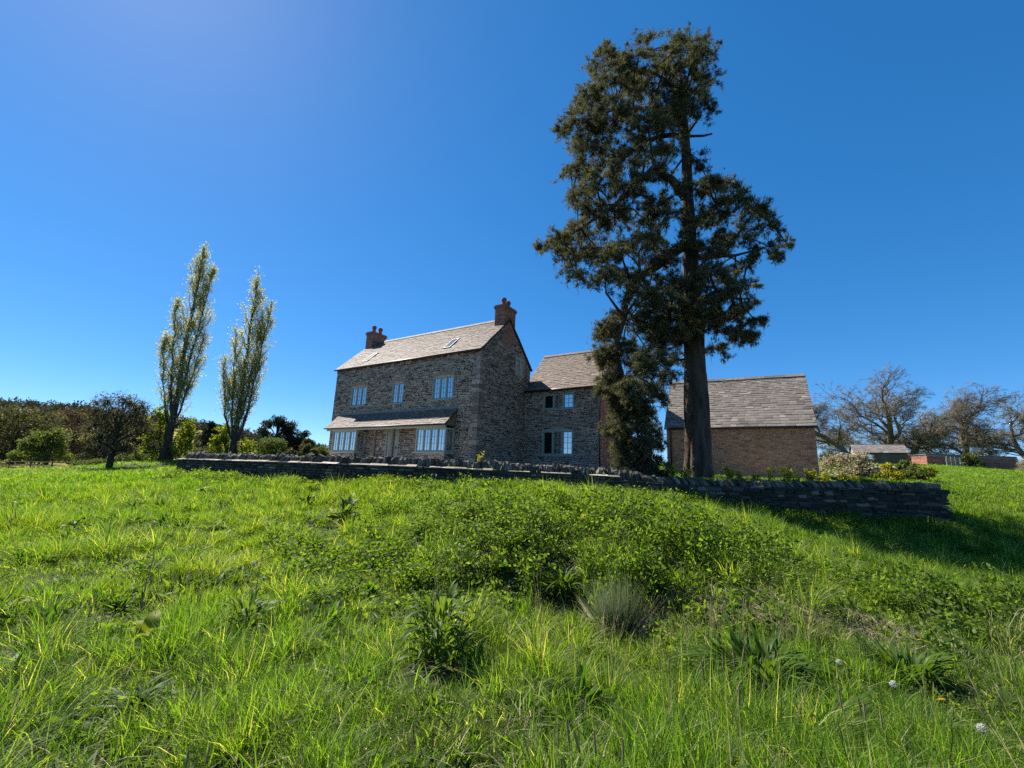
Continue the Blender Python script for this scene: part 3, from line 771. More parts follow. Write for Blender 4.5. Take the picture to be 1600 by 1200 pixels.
# ------------------------------------------------------------------ dry stone garden wall
def garden_wall():
    rng = random.Random(21)
    root = empty('garden_wall', (0, 14.2, tz(0, 14.0)), 0, 'low dry stone garden wall topped with upright coping slabs, along the bank below the house', 'wall')
    base = Vector(root.location)
    seg = np.linalg.norm(np.diff(WALL, axis=0), axis=1); cum = np.concatenate([[0], np.cumsum(seg)]); total = cum[-1]
    def at(s):
        x = np.interp(s, cum, WALL[:,0]); y = np.interp(s, cum, WALL[:,1])
        e = .35; x2 = np.interp(s+e, cum, WALL[:,0])-np.interp(s-e, cum, WALL[:,0]); y2 = np.interp(s+e, cum, WALL[:,1])-np.interp(s-e, cum, WALL[:,1])
        l = math.hypot(x2, y2); return x, y, x2/l, y2/l
    ledge = lambda x: float(np.interp(x, [-13.3, -3, 3, 4.4, 6, 8.5, 11, 13.3], [1.83, 1.85, 1.80, 1.66, 1.62, 1.66, 1.74, 1.76]))
    TH = .26
    def fn(s, w, n):   # n: out of the field face
        x, y, tx, ty = at(s); return (x + ty*(TH+n) - base.x, y - tx*(TH+n) - base.y, w - base.z)
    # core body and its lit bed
    core = MB(); k = 64
    for i in range(k):
        s0, s1 = total*i/k, total*(i+1)/k
        l0, l1 = ledge(at(s0)[0])-.012, ledge(at(s1)[0])-.012
        zb = min(tz(*at(s0)[:2][:1], at(s0)[1]-.6), tz(at(s1)[0], at(s1)[1]-.6)) - .35
        core.add([fn(s0,zb,-.02), fn(s1,zb,-.02), fn(s1,l1,-.02), fn(s0,l0,-.02), fn(s0,zb,-.5), fn(s1,zb,-.5), fn(s1,l1,-.5), fn(s0,l0,-.5)],
                 [(0,1,2,3),(3,2,6,7),(5,4,7,6)] + ([(4,0,3,7)] if i == 0 else []) + ([(1,5,6,2)] if i == k-1 else []))
    core.build('wall_core', M['core'], root)
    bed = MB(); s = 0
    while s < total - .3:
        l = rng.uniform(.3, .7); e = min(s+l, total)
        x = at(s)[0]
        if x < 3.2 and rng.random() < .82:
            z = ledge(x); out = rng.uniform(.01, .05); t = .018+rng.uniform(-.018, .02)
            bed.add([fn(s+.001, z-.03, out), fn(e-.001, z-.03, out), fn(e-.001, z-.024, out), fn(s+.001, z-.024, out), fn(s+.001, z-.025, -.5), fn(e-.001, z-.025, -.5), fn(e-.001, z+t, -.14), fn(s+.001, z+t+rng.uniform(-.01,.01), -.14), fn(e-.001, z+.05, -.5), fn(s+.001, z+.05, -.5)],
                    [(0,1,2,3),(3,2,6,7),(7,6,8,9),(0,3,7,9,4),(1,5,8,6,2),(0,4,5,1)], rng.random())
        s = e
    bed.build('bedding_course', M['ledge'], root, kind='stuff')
    # unit stone variants, shared
    def unit(r, rough):
        q = MB(); j = lambda a: rng.uniform(-a, a)
        v = []
        for z in (-.5, .5):
            for x, y in ((-.5,-.5),(.5,-.5),(.5,.5),(-.5,.5)): v.append((x+j(rough), y+j(rough*.6), z+j(rough)))
        f = [(-.36+j(.1), -.62, -.34+j(.1)), (.36+j(.1), -.62+j(.06), -.34+j(.1)), (.36+j(.1), -.62, .34+j(.1)), (-.36+j(.1), -.62+j(.06), .34+j(.1))]
        q.add(v + f, [(0,3,2,1),(4,5,6,7),(1,2,6,5),(2,3,7,6),(3,0,4,7),(8,9,10,11),(0,1,9,8),(1,5,10,9),(5,4,11,10),(4,0,8,11)], r)
        return q.mesh('wall_stone', M['wallstone'])
    units = [unit((0.05, .2, .35, .5, .3, .15, .65, .9)[i % 8], .19) for i in range(28)]
    # face stones: single objects on the nearer right part, the rest joined
    n_single = 0; rest = MB(); cand = []
    s_right = float(np.interp(4.2, WALL[:,0], cum))
    for (sa, sb, hs, ls) in ((0, s_right, (.05, .11), (.12, .36)), (s_right, total, (.05, .12), (.14, .46))):
        w = .25
        while w < 1.86:
            h = rng.uniform(*hs); s = sa + rng.uniform(0, .2)
            while s < sb:
                l = min(rng.uniform(*ls), sb - s)
                x, y, tx, ty = at(s+l/2)
                g = tz(x, y-.45) - .12
                if w + h > g and w + h < ledge(x) + .005 and l > .08: cand.append((s, l, w, h, x, y, tx, ty))
                s += l
            w += h
    cand.sort(key=lambda c: -(c[1]*c[3])/(c[4]**2+c[5]**2) if c[4] > 3.5 else 0)
    for (s, l, w, h, x, y, tx, ty) in cand:
        if n_single < 298 and (x > 3.5 or rng.random() < .3):
            n_single += 1
            dep = .20
            off = TH - dep*.5 + rng.uniform(-.03, .045)
            o = link('wall_stone', rng.choice(units), root, (x + ty*off - base.x, y - tx*off - base.y, w+h/2-base.z+rng.uniform(-.02, .02)),
                     (rng.uniform(-.08, .08), rng.uniform(-.05, .05), math.atan2(ty, tx)+rng.uniform(-.08, .08)), (l*rng.uniform(.9, 1.05), dep, h*rng.uniform(.8, 1.08)))
        else:
            pillow(rest, fn, s+.008, s+l-.008, w+.006, w+h-.006, rng, rng.uniform(.0, .035), .01, min(1, max(0, rng.gauss(.4, .25))), .015)
    rest.build('face_stones', M['wallstone'], root, kind='stuff')
    # upright coping stones
    def cop(r):
        q = MB(); j = lambda a: rng.uniform(-a, a); n = rng.choice((5, 6, 7)); poly = []
        for i in range(n):
            an = math.pi*(i/(n-1)); poly.append((math.cos(an)*.5+j(.07), -.1+(math.sin(an)**.7)*(.95+j(.18))))
        poly = [(.5, -.2)] + poly + [(-.5, -.2)]
        q.prism(poly, lambda a, b, d: (d, a, b), -.5, .5, r)
        me = q.mesh('coping_stone', M['wallstone']); return me
    cops = [cop(rng.uniform(.25, 1.0)) for _ in range(24)]
    s = .1; nc = 0
    while s < total - .35:
        x, y, tx, ty = at(s)
        right = x > 4.2
        th = rng.uniform(.05, .12) if not right else rng.uniform(.045, .10)
        if rng.random() < .12: th *= 1.7
        hgt = rng.uniform(.17, .27) if right else rng.uniform(.22, .34); dep = rng.uniform(.24, .34)
        lean = (rng.uniform(-.45, .3) if not right else rng.uniform(-.75, -.3)) if x > -4 else rng.uniform(.15, .6)
        off = .04 if right else -.06
        if not right: dep *= .8
        o = link('coping_stone', rng.choice(cops), root, (x + ty*off - base.x, y - tx*off - base.y, ledge(x)+.02-base.z),
                 (rng.uniform(-.15, .15), lean, math.atan2(ty, tx)+rng.uniform(-.25, .25)), (th, dep, hgt))
        s += th*rng.uniform(.95, 1.25) + abs(math.sin(lean))*.03; nc += 1
    x, y, tx, ty = at(total-.2)
    for i, (l, h, z) in enumerate(((.42, .19, 1.77),)):
        o = link('end_block', rng.choice(units), root, (x-base.x, y-.02-base.y, z+h/2-base.z), (0, .02, math.atan2(ty, tx)), (l, .42, h))
    # squared end of the wall, its stones laid across the thickness
    w = .45
    while w < 1.72:
        h = rng.uniform(.07, .14)
        link('end_stone', rng.choice(units), root, (WALL[-1,0]+.01-base.x, WALL[-1,1]-.01-base.y, w+h/2-base.z), (rng.uniform(-.1,.1), rng.uniform(-.05,.05), math.pi/2+rng.uniform(-.2, .2)), (rng.uniform(.38, .56), rng.uniform(.15, .34), h*rng.uniform(.8, 1.05))); w += h
garden_wall()

# ------------------------------------------------------------------ trees
PINE_CLUMPS = [(4.57,14.62,18.35,1.15),(5.36,17.25,21.37,1.36),(3.48,16.08,19.61,0.98),(3.88,18.33,22.13,1.12),(6.12,14.62,18.59,1.15),(8.08,19.01,23.69,1.5),(7.11,14.81,19.01,0.78),(9.17,18.78,23.69,0.99),(9.36,18.65,21.78,0.81),(3.83,15.81,18.18,1.36),(4.25,18.19,20.66,1.56),(5.6,16.22,18.69,1.54),(6.66,19.19,21.82,1.82),(7.25,16.18,18.4,1.25),(8.26,18.48,20.78,1.43),(2.76,15.92,17.59,0.82),(2.99,17.0,18.68,0.87),(7.62,15.89,17.16,0.59),(2.64,15.96,16.35,1.21),(2.77,17.42,17.7,1.32),(1.82,17.09,17.01,0.52),(3.85,15.97,16.42,1.35),(4.47,19.18,19.39,1.62),(4.84,14.88,15.47,1.13),(5.68,17.65,18.04,1.34),(2.8,16.08,15.22,1.07),(3.29,17.98,16.84,1.19),(4.63,16.42,15.43,1.23),(5.55,19.32,17.88,1.44),(6.31,16.38,17.07,1.11),(6.73,17.77,18.38,1.2),(2.23,15.74,13.87,0.72),(2.28,17.33,15.1,0.8),(3.06,14.76,12.87,0.97),(3.54,17.77,15.16,1.16),(4.29,15.29,12.9,1.12),(4.72,17.23,14.33,1.26),(5.25,14.71,13.91,0.73),(6.48,17.67,16.39,0.88),(5.46,15.51,12.27,0.88),(6.82,19.37,14.93,1.09),(2.41,16.03,13.06,0.73),(2.72,17.24,13.93,0.78),(3.08,16.12,12.28,0.98),(3.19,17.23,13.01,1.05),(3.88,16.23,12.1,0.91),(4.62,19.23,14.05,1.08),(2.29,16.02,11.33,0.81),(2.64,17.86,12.45,0.91),(1.51,15.7,10.69,0.7),(1.87,17.98,12.02,0.8),(1.01,16.44,10.81,0.36),(2.34,16.27,10.36,0.97),(2.61,17.7,11.13,1.06),(3.25,16.34,10.71,1.03),(4.01,19.33,12.39,1.22),(3.68,14.49,9.72,0.8),(4.97,19.33,12.43,1.07),(4.69,14.75,10.42,0.82),(6.14,18.82,12.85,1.05),(2.34,16.18,9.43,0.55),(3.09,14.43,8.68,0.67),(4.17,18.96,10.9,0.88),(4.3,15.56,9.27,0.73),(5.1,18.64,10.79,0.87),(6.21,18.7,11.5,0.73),(7.52,15.51,13.21,0.71),(8.95,18.47,15.43,0.84),(9.93,18.58,15.73,0.55),(8.31,15.16,12.44,0.86),(9.49,17.12,13.85,0.97),(8.66,14.58,11.53,0.75),(11.17,18.91,14.48,0.98),(9.77,15.68,11.68,0.65),(12.56,19.04,13.04,0.51),(9.11,15.13,10.36,0.62),(8.37,15.48,11.01,0.74),(10.06,18.89,13.07,0.9),(8.94,18.65,13.71,0.75),(10.25,15.99,10.61,0.35),(9.13,16.54,10.46,0.57),(7.42,15.37,10.23,0.61),(6.94,14.71,8.98,0.92),(8.8,18.35,10.81,1.14),(7.67,14.41,8.39,0.85),(9.77,18.22,10.19,1.07),(9.42,16.83,8.72,0.67),(9.13,15.73,7.76,0.36),(7.96,16.01,8.07,0.98),(9.32,18.66,9.14,1.14),(8.57,16.32,7.43,0.74),(9.46,17.8,7.96,0.81),(7.07,15.69,7.65,0.84),(8.46,18.87,8.88,1.01),(8.42,17.65,7.17,0.66),(8.36,14.98,6.85,0.41),(6.35,14.77,8.01,0.68),(7.87,18.42,9.59,0.85),(4.37,14.6,8.09,0.9),(5.29,17.51,9.38,1.08),(5.42,15.03,8.07,0.92),(7.07,19.28,9.91,1.19),(4.3,16.1,7.68,0.98),(4.93,18.44,8.57,1.12),(3.63,16.37,7.23,0.79),(3.9,17.37,7.58,0.84),(5.24,15.96,7.42,0.97),(5.98,17.8,8.09,1.08),(5.84,15.66,7.09,0.83),(6.56,17.81,7.84,0.94),(3.27,16.1,6.24,0.53),(4.22,16.29,6.46,0.98),(4.84,18.98,7.26,1.14),(4.6,14.43,5.83,0.76),(6.0,18.69,7.08,0.98),(3.48,16.28,5.43,0.53),(4.13,14.73,4.99,0.7),(5.57,19.37,6.07,0.92),(5.77,17.38,5.51,0.38),(4.1,16.21,4.23,0.61),(5.06,16.97,4.26,0.64),(3.99,16.19,3.23,0.51),(4.92,16.85,3.13,0.68),(4.75,16.21,3.08,0.65),(3.87,16.02,2.35,0.46),(4.65,15.97,2.26,0.68),(4.94,16.74,2.3,0.71),(5.33,16.13,1.91,0.37),(4.32,16.03,1.65,0.59),(4.9,16.11,1.39,0.45),(6.03,14.75,8.71,0.69),(7.42,18.0,10.28,0.84),(7.16,18.56,6.95,0.55)]
def unitv(rs, n):
    v = rs.normal(size=(n, 3)); return v/np.linalg.norm(v, axis=1, keepdims=True)
def norm(v): return v/np.maximum(np.linalg.norm(v, axis=-1, keepdims=True), 1e-9)

def leaf_quads(P, size, rs, rnd=None, dirs=None, aspect=.55, droop=0.0):
    """one kite-shaped leaf per point"""
    n = len(P); d = unitv(rs, n) if dirs is None else norm(dirs + unitv(rs, n)*.7)
    d[:,2] -= droop; d = norm(d)
    s = norm(np.cross(d, unitv(rs, n)))
    L = (size*rs.uniform(.6, 1.35, n))[:,None]; w = L*aspect*.5
    V = np.stack([P, P+d*L*.5+s*w, P+d*L, P+d*L*.5-s*w], 1).reshape(-1, 3)
    F = np.arange(n*4).reshape(n, 4)
    r = rs.rand(n) if rnd is None else np.clip(rnd + rs.uniform(-.2, .2, n), 0, 1)
    return V, F, np.repeat(r, 4)

def twig_tris(A, B, wd, rs):
    """thin straight twigs as slender 3-sided spikes"""
    n = len(A); t = norm(B-A); a = norm(np.cross(t, unitv(rs, n))); b = np.cross(t, a)
    w = np.broadcast_to(np.asarray(wd, float), (n,))[:,None]
    ring = [A + (a*math.cos(k*2.094)+b*math.sin(k*2.094))*w for k in range(3)]
    V = np.stack(ring+[B], 1).reshape(-1, 3); i = np.arange(n)[:,None]*4
    F = np.concatenate([i+np.array([[0,1,3]]), i+np.array([[1,2,3]]), i+np.array([[2,0,3]])], 0)
    return V, F

class Skel:
    """branch skeleton: list of (points, radii) plus the tips"""
    def __init__(s): s.b = []; s.tips = []
def grow(sk, rng, p, d, length, rad, depth, kids, spread, up, wander, taper=.35, kidlen=(.5,.75), first=.3, sideways=None):
    pts = [p.copy()]; rads = [rad]; n = 5 if depth > 0 else 3; q = p.copy(); dd = d.normalized()
    for i in range(n):
        dd = (dd + Vector((rng.gauss(0, wander), rng.gauss(0, wander), rng.gauss(0, wander)+up))).normalized()
        q = q + dd*(length/n); pts.append(q.copy()); rads.append(rad*(1-(1-taper)*(i+1)/n))
    sk.b.append((pts, rads, depth))
    if depth <= 0: sk.tips.append((pts[-1], dd)); return
    nk = kids[depth] if isinstance(kids, (list, tuple)) else kids
    for k in range(nk):
        t = first + (1-first)*(k+rng.random()*.8)/nk; t = min(t, .999)
        i = min(int(t*n), n-1); f = t*n-i; st = pts[i].lerp(pts[i+1], f); r = rads[i]*(1-f)+rads[i+1]*f
        tan = (pts[i+1]-pts[i]).normalized()
        ax = tan.orthogonal().normalized(); ax.rotate(Matrix.Rotation(rng.uniform(0, 6.283), 3, tan))
        nd = (tan*math.cos(spread*rng.uniform(.6, 1.2)) + ax*math.sin(spread*rng.uniform(.7, 1.2))).normalized()
        grow(sk, rng, st, nd, length*rng.uniform(*kidlen)*(1.1-.4*t), r*rng.uniform(.45, .7), depth-1, kids, spread, up, wander*1.15, taper, kidlen, first)
    grow(sk, rng, pts[-1], dd, length*.6, rads[-1]*.9, depth-1, kids, spread, up, wander*1.1, taper, kidlen, first)

def skel_mesh(sk, base, mind=0, sides=(3, 3, 4, 6, 7, 9)):
    mb = MB()
    for pts, rads, dep in sk.b:
        if dep < mind: continue
        mb.tube([p-base for p in pts], rads, sides[min(dep, len(sides)-1)], cap=False)
    return mb

def join(parts):
    Vs, Fs, Rs, o = [], [], [], 0
    for V, F, R in parts:
        Vs.append(V); Fs.append(F+o); Rs.append(R); o += len(V)
    return np.concatenate(Vs), np.concatenate(Fs), np.concatenate(Rs)

def scots_pine():
    rng = random.Random(3); rs = np.random.RandomState(3)
    B = Vector((7.08, 16.8, 1.75))
    extra = [(7.1,15.6,8.3,.8), (7.6,15.6,7.6,.75), (6.6,15.5,9.0,.85), (7.25,15.4,9.6,.65), (6.5,15.5,7.6,.8), (7.9,15.5,8.6,.6), (4.3,15.8,4.6,.75), (4.8,16.1,3.7,.75), (4.2,15.9,2.7,.65), (4.9,15.8,2.5,.7), (4.5,15.5,1.9,.6), (5.3,15.7,2.0,.5), (4.0,16.0,5.4,.7), (5.0,16.2,5.2,.6), (5.3,16.4,3.2,.5), (4.0,15.7,3.6,.7), (4.5,15.6,3.1,.7), (3.9,15.9,4.6,.6), (4.7,15.7,4.4,.7), (4.1,15.6,2.0,.55), (4.9,15.5,1.6,.5), (3.9,15.9,6.4,.8), (4.7,16.0,6.0,.8), (5.4,16.2,6.8,.7), (3.5,16.0,7.3,.6), (6.0,16.2,9.4,.9), (5.6,16.4,8.2,.9), (6.2,16.6,7.0,.75), (5.9,16.5,5.9,.6), (6.3,16.3,8.2,.8), (5.5,16.3,4.9,.45), (5.7,16.2,10.8,.8), (5.2,16.3,12.0,.8), (3.4,15.9,6.2,.55), (3.5,15.9,5.0,.5), (3.6,15.8,3.6,.45), (7.0,15.7,12.0,.7), (6.5,15.6,13.2,.7), (7.6,15.7,13.4,.6), (6.6,15.7,11.0,.75), (7.4,15.8,10.7,.6), (7.9,16.0,12.3,.7), (6.4,16.0,15.3,.8), (6.7,16.0,17.4,.9), (7.5,16.3,15.0,.5), (6.2,16.2,12.4,.7), (5.8,16.0,10.2,.8), (6.9,15.8,19.2,.9), (5.9,16.2,14.2,.6), (8.3,16.4,11.6,.6)]
    T = empty('pine_tree', B, 0, 'tall old Scots pine with bare lower trunk and dark hanging foliage behind the stone wall', 'tree')
    b = np.array(B)
    trunk = [(7.08,16.8,1.6),(7.08,16.8,2.4),(7.08,16.8,4.19),(7.09,16.8,6.47),(7.11,16.8,9.43),(7.14,16.8,12.61),(7.19,16.8,15.71),(7.11,16.8,18.68),(6.98,16.8,21.3)]
    tr = [.54,.48,.44,.39,.32,.25,.19,.12,.04]
    # fluted trunk with bark ridges
    P = []; R = []
    n = 190; sides = 60
    ts = np.linspace(0, 1, n); idx = np.linspace(0, len(trunk)-1, n)
    C = np.array([[np.interp(i, range(len(trunk)), [p[k] for p in trunk]) for k in range(3)] for i in idx]); RR = np.interp(idx, range(len(trunk)), tr)
    an = np.linspace(0, 2*math.pi, sides, endpoint=False)
    V = np.zeros((n, sides, 3))
    for i in range(n):
        cleft = .16*math.exp(-((C[i,2]-2.3)/1.6)**2)
        rid = vnoise(np.cos(an)*RR[i]*9+40, np.sin(an)*RR[i]*9+C[i,2]*.9, 1.0)+.5*vnoise(np.cos(an)*RR[i]*22, np.sin(an)*RR[i]*22+C[i,2]*3.1, 1.0)
        bump = 1 + .07*np.sin(an*3+C[i,2]*.4) + .17*(rid-.75)*min(1, RR[i]/.3) - cleft*np.exp(-((an-4.5)/.22)**2)*2.2
        V[i,:,0] = C[i,0]-b[0] + np.cos(an)*RR[i]*bump; V[i,:,1] = C[i,1]-b[1] + np.sin(an)*RR[i]*bump; V[i,:,2] = C[i,2]-b[2]
    ii = np.arange(n*sides).reshape(n, sides); jj = np.roll(ii, -1, axis=1)
    F = np.stack([ii[:-1], jj[:-1], jj[1:], ii[1:]], -1).reshape(-1, 4)
    link('trunk', np_mesh('trunk', V.reshape(-1, 3), F, M['pine_bark'], smooth=True), T)
    limbs = [
     ([(7.07,16.8,13.52),(6.29,16.6,14.26),(5.52,16.3,14.54),(4.48,16.0,13.14),(3.27,15.8,11.94),(1.74,15.6,10.72)], .20),
     ([(7.09,16.8,11.43),(6.14,16.5,10.65),(5.12,16.2,9.75),(4.55,16.0,9.1),(4.13,15.9,7.6),(3.87,15.9,6.09),(4.35,16.0,4.21),(4.67,16.0,2.83)], .22),
     ([(7.29,16.8,12.32),(8.26,16.6,12.98),(9.18,16.5,13.56),(10.11,16.6,12.62),(11.09,16.8,11.75)], .14),
     ([(7.33,16.8,10.86),(8.06,17.0,10.85),(9.3,17.3,11.21),(10.77,17.4,11.78)], .13),
     ([(7.3,16.8,8.89),(7.91,16.3,9.11),(8.61,16.0,8.74),(9.05,15.8,7.78)], .11),
     ([(7.14,16.8,16.51),(6.16,17.2,16.91),(5.08,17.5,16.35),(3.36,17.6,14.54),(2.36,17.6,14.17)], .12),
     ([(7.13,16.8,17.67),(5.6,16.3,17.61),(3.86,16.0,17.08),(2.2,15.7,15.94)], .11),
     ([(7.11,16.8,18.68),(5.75,16.6,19.78),(4.0,16.5,19.93)], .10),
     ([(7.11,16.8,18.68),(7.81,17.0,20.31),(8.36,17.1,21.53)], .09),
     ([(7.14,16.8,10.0),(6.56,17.4,9.82),(5.63,17.9,9.71),(4.81,18.0,8.4)], .11),
     ([(7.11,16.8,8.06),(6.1,16.3,7.83),(5.23,16.0,6.92),(4.72,16.0,5.42)], .11)]
    nodes = [(Vector(p), .1) for p in trunk[3:]]
    for pts, r in limbs:
        mb = MB(); k = len(pts); sm = []; srad = []
        for i in range(k-1):
            for t in (0, .5):
                q = Vector(pts[i]).lerp(Vector(pts[i+1]), t) + Vector((rng.gauss(0,.06), rng.gauss(0,.06), rng.gauss(0,.05)))*(0 if i == 0 and t == 0 else 1)
                sm.append(q-B); srad.append(r*(1-.8*(i+t)/(k-1))); nodes.append((q+B*0, srad[-1]))
        sm.append(Vector(pts[-1])-B); srad.append(r*.15); nodes.append((Vector(pts[-1]), r*.2))
        nodes += [(v+B-B*0, rr) for v, rr in []]
        mb.tube(sm, srad, 8); mb.build('limb', M['pine_bark'], T, smooth=True)
    st = MB(); st.tube([Vector(p)-B for p in ((7.31,16.8,16.59),(7.89,16.6,16.47),(8.21,16.5,16.5))], [.06,.05,.035], 6); st.build('broken_stub', M['pine_bark'], T)
    br = MB(); puffs = []; tw_a = []; tw_b = []
    for (x, y, z, r) in PINE_CLUMPS + extra:
        c = Vector((x, y, z))
        best = min(nodes, key=lambda nd: (nd[0]-c).length + max(0, nd[0].z-c.z)*.2)
        s0 = best[0]; mid = s0.lerp(c, .5) + Vector((0, 0, .12*(c-s0).length)) + Vector((rng.gauss(0,.1), rng.gauss(0,.1), 0))
        br.tube([s0-B, mid-B, c-B], [min(.07, best[1]*.5+.012), .035, .012], 5, cap=False)
        low = z < 6.0
        npf = int((52*r*r + 14*r + 4)*(1.45 if low else 1.0))
        nsp = int(9 + 13*r); per = max(3, int(npf*(1.5 if not low else 1.75)/nsp)); pf = []; dd_ = []
        for q in range(nsp):
            az = rng.uniform(0, 6.283); el = rng.uniform(-.7, .95) if not low else rng.uniform(-1.2, .5); ln = r*rng.uniform(.6, 1.12)
            hv = np.array([math.cos(az)*math.cos(el), math.sin(az)*math.cos(el), math.sin(el)*.85]); t = rs.uniform(.3, 1.0, per)**.8
            sag = np.stack([np.zeros(per), np.zeros(per), -.32*ln*t*t*(1.5 if low else 1)], 1)
            side = np.cross(hv, [0, 0, 1.0]); side = side/max(1e-6, np.linalg.norm(side)); wv = rs.normal(0, .13*ln+.03, (per, 1))*(1.15-t[:,None])
            pts_ = np.array(c) + hv*ln*t[:,None] + sag + side*wv; pf.append(pts_); dd_.append(np.tile(hv, (per, 1)))
            e0 = np.array(c) + hv*ln*.5 + np.array([0, 0, -.08*ln]); e1 = np.array(c) + hv*ln + np.array([0, 0, -.32*ln*(1.5 if low else 1)])
            tw_a += [np.array([c]), e0[None]]; tw_b += [e0[None], e1[None]]
        pf = np.concatenate(pf); d = np.concatenate(dd_); npf = len(pf)
        puffs.append(np.concatenate([pf, d, np.full((npf, 1), r)], 1))
        k = npf; hang = pf[rs.rand(k) < .22]        # fine hanging dead twigs
        tw_a.append(hang); tw_b.append(hang + rs.normal(0, .1, (len(hang), 3)) - np.array([0,0,.4]))
    A = np.concatenate(tw_a)-b; Bv = np.concatenate(tw_b)-b
    tv, tf = twig_tris(A, Bv, .012, rs)
    br.build('branches', M['bark'], T, kind='stuff')
    o = link('twigs', np_mesh('twigs', tv, tf, M['bark']), T); o['kind'] = 'stuff'
    PF = np.concatenate(puffs); nt = 7
    C = np.repeat(PF[:,:3], nt, 0); D = np.repeat(PF[:,3:6], nt, 0); n = len(C)
    off = unitv(rs, n)*np.abs(rs.normal(0, .105, n))[:,None]; off[:,2] = off[:,2]*.9 - .02
    C = C + off; D = norm(D*.5 + unitv(rs, n)*.7 + np.array([0, 0, .45]))
    # each shoot: a brush of needles
    nn = 10; n2 = n*nn
    CC = np.repeat(C, nn, 0); DD = np.repeat(D, nn, 0)
    CC = CC + DD*rs.uniform(-.05, .07, n2)[:,None]
    nd = norm(DD*rs.uniform(.3, 1.0, n2)[:,None] + unitv(rs, n2)*.75); L = rs.uniform(.08, .145, n2)[:,None]
    sd = norm(np.cross(nd, unitv(rs, n2)))*.0075
    V = np.stack([CC-sd, CC+sd, CC+nd*L], 1).reshape(-1, 3) - b
    r = np.clip(np.repeat(np.repeat(rs.rand(len(PF)), nt), nn)*.55 + rs.uniform(0, .45, n2), 0, 1)
    o = link('crown', np_mesh('crown', V, np.arange(n2*3).reshape(-1, 3), M['pine'], np.repeat(r, 3)), T); o['kind'] = 'stuff'
    
scots_pine()

def poplar(x, y, leaders, rbase, seed, label, sucker):
    rng = random.Random(seed); rs = np.random.RandomState(seed)
    z0 = tz(x, y); B = Vector((x, y, z0-.1)); b = np.array(B)
    T = empty('poplar_tree', B, 0, label, 'tree', 'slender poplars beyond the garden wall')
    leaves = []; tw = [[], []]; first = True
    wood = MB()
    for (h0, h1, dx0, dx1, rad, env) in leaders:
        n = 12; pts = []
        for i in range(n+1):
            t = i/n; pts.append(Vector((dx0+(dx1-dx0)*t**.6 + rng.gauss(0, .05), rng.gauss(0, .05), h0+(h1-h0)*t)))
        rr = [rad*.8*(1-.95*(i/n)**.65)+.015 for i in range(n+1)]
        if first:
            rr[0] *= 1.5; t_ = MB(); t_.tube(pts, rr, 10); t_.build('trunk', M['bark'], T, smooth=True); first = False
        else: wood.tube(pts, rr, 7)
        nb = int((h1-h0)*4)
        for k in range(nb):
            t = rng.uniform(.12 if h0 < 1 else .05, .97); i = min(int(t*n), n-1); p = pts[i].lerp(pts[i+1], t*n-i)
            e = env*(math.sin(math.pi*min(1, .12+t*.95))**.7)*rng.uniform(.45, 1.1)
            ln = rng.uniform(1.6, 4.2)*(1.1-.75*t); an = rng.uniform(0, 6.283)
            hd = Vector((math.cos(an), math.sin(an), 0)); q = p.copy(); bp = [p]; 
            for s in range(4):
                f = (s+1)/4; q = p + hd*min(e, ln*.5)*f**.75 + Vector((rng.gauss(0,.07), rng.gauss(0,.07), ln*f)); bp.append(q)
            wood.tube(bp, [min(.06, rr[i]*.4), .03, .02, .014, .008], 3, cap=False)
            for s in range(1, 5):
                for _ in range(5):
                    a0 = np.array(bp[s-1].lerp(bp[s], rng.random())); dd = norm(np.array([hd.x*.5, hd.y*.5, .8])+rs.normal(0, .45, 3)); b0 = a0 + dd*rng.uniform(.3, .8)
                    tw[0].append(a0); tw[1].append(b0)
                    m_ = rng.randint(5, 9)
                    leaves.append(a0 + (b0-a0)*rs.uniform(.2, 1.1, (m_, 1)) + rs.normal(0, .09, (m_, 3)))
    wood.build('branches', M['bark'], T, kind='stuff')
    tv, tf = twig_tris(np.array(tw[0]), np.array(tw[1]), .009, rs)
    o = link('twigs', np_mesh('twigs', tv, tf, M['shoot']), T); o['kind'] = 'stuff'
    P = np.concatenate(leaves); keep = rs.rand(len(P)) < .68; P = P[keep]
    V, F, R = leaf_quads(P, .11, rs, aspect=.85)
    o = link('crown', np_mesh('crown', V, F, M['poplar'], R), T); o['kind'] = 'stuff'
    # bright leafy shoots round the foot of the trunk
    pts = []
    for (sx, sz, sr) in sucker:
        n = int(650*sr*sr); d = unitv(rs, n)*(rs.rand(n)**.4)[:,None]
        c = np.array([sx, 0, sz]) + d*np.array([sr*.8, sr*.8, sr*1.25]); pts.append(c)
    P = np.concatenate(pts); P = P[P[:,2] > -.2]
    keep = vnoise(P[:,0]*1.0+P[:,1]*.7, P[:,2]+9, .5) > .33
    V, F, R = leaf_quads(P[keep], .22, rs, aspect=.8)
    o = link('leafy_shoots', np_mesh('leafy_shoots', V, F, M['sucker'], R), T); o['kind'] = 'stuff'
    sh = MB()
    for k in range(14):
        sx, sz, sr = rng.choice(sucker); sh.tube([Vector((sx*.3, rng.uniform(-.4,.4), 0)), Vector((sx*.8+rng.uniform(-.4,.4), rng.uniform(-.6,.6), sz+rng.uniform(-.5,1)))], [.05, .015], 4, cap=False)
    sh.build('shoot_stems', M['bark'], T, kind='stuff')
poplar(-31.8, 42, [(0, 21.6, 0, -.3, .5, 1.9), (4.0, 15.0, .0, -1.9, .18, 1.1), (6.5, 19.0, .1, 1.0, .14, 1.1), (3.0, 11.0, -.1, -2.3, .12, .9), (4, 12, .2, 1.4, .12, .9)], .6, 31,
       'taller of two slender poplars, thick leaning trunk with bright leafy shoots at its foot', [(-1.5, 1.4, 1.3), (-1.5, 3.0, 1.2), (1.4, 1.5, 1.2), (1.7, 3.0, 1.0), (-1.3, 4.3, .8)])
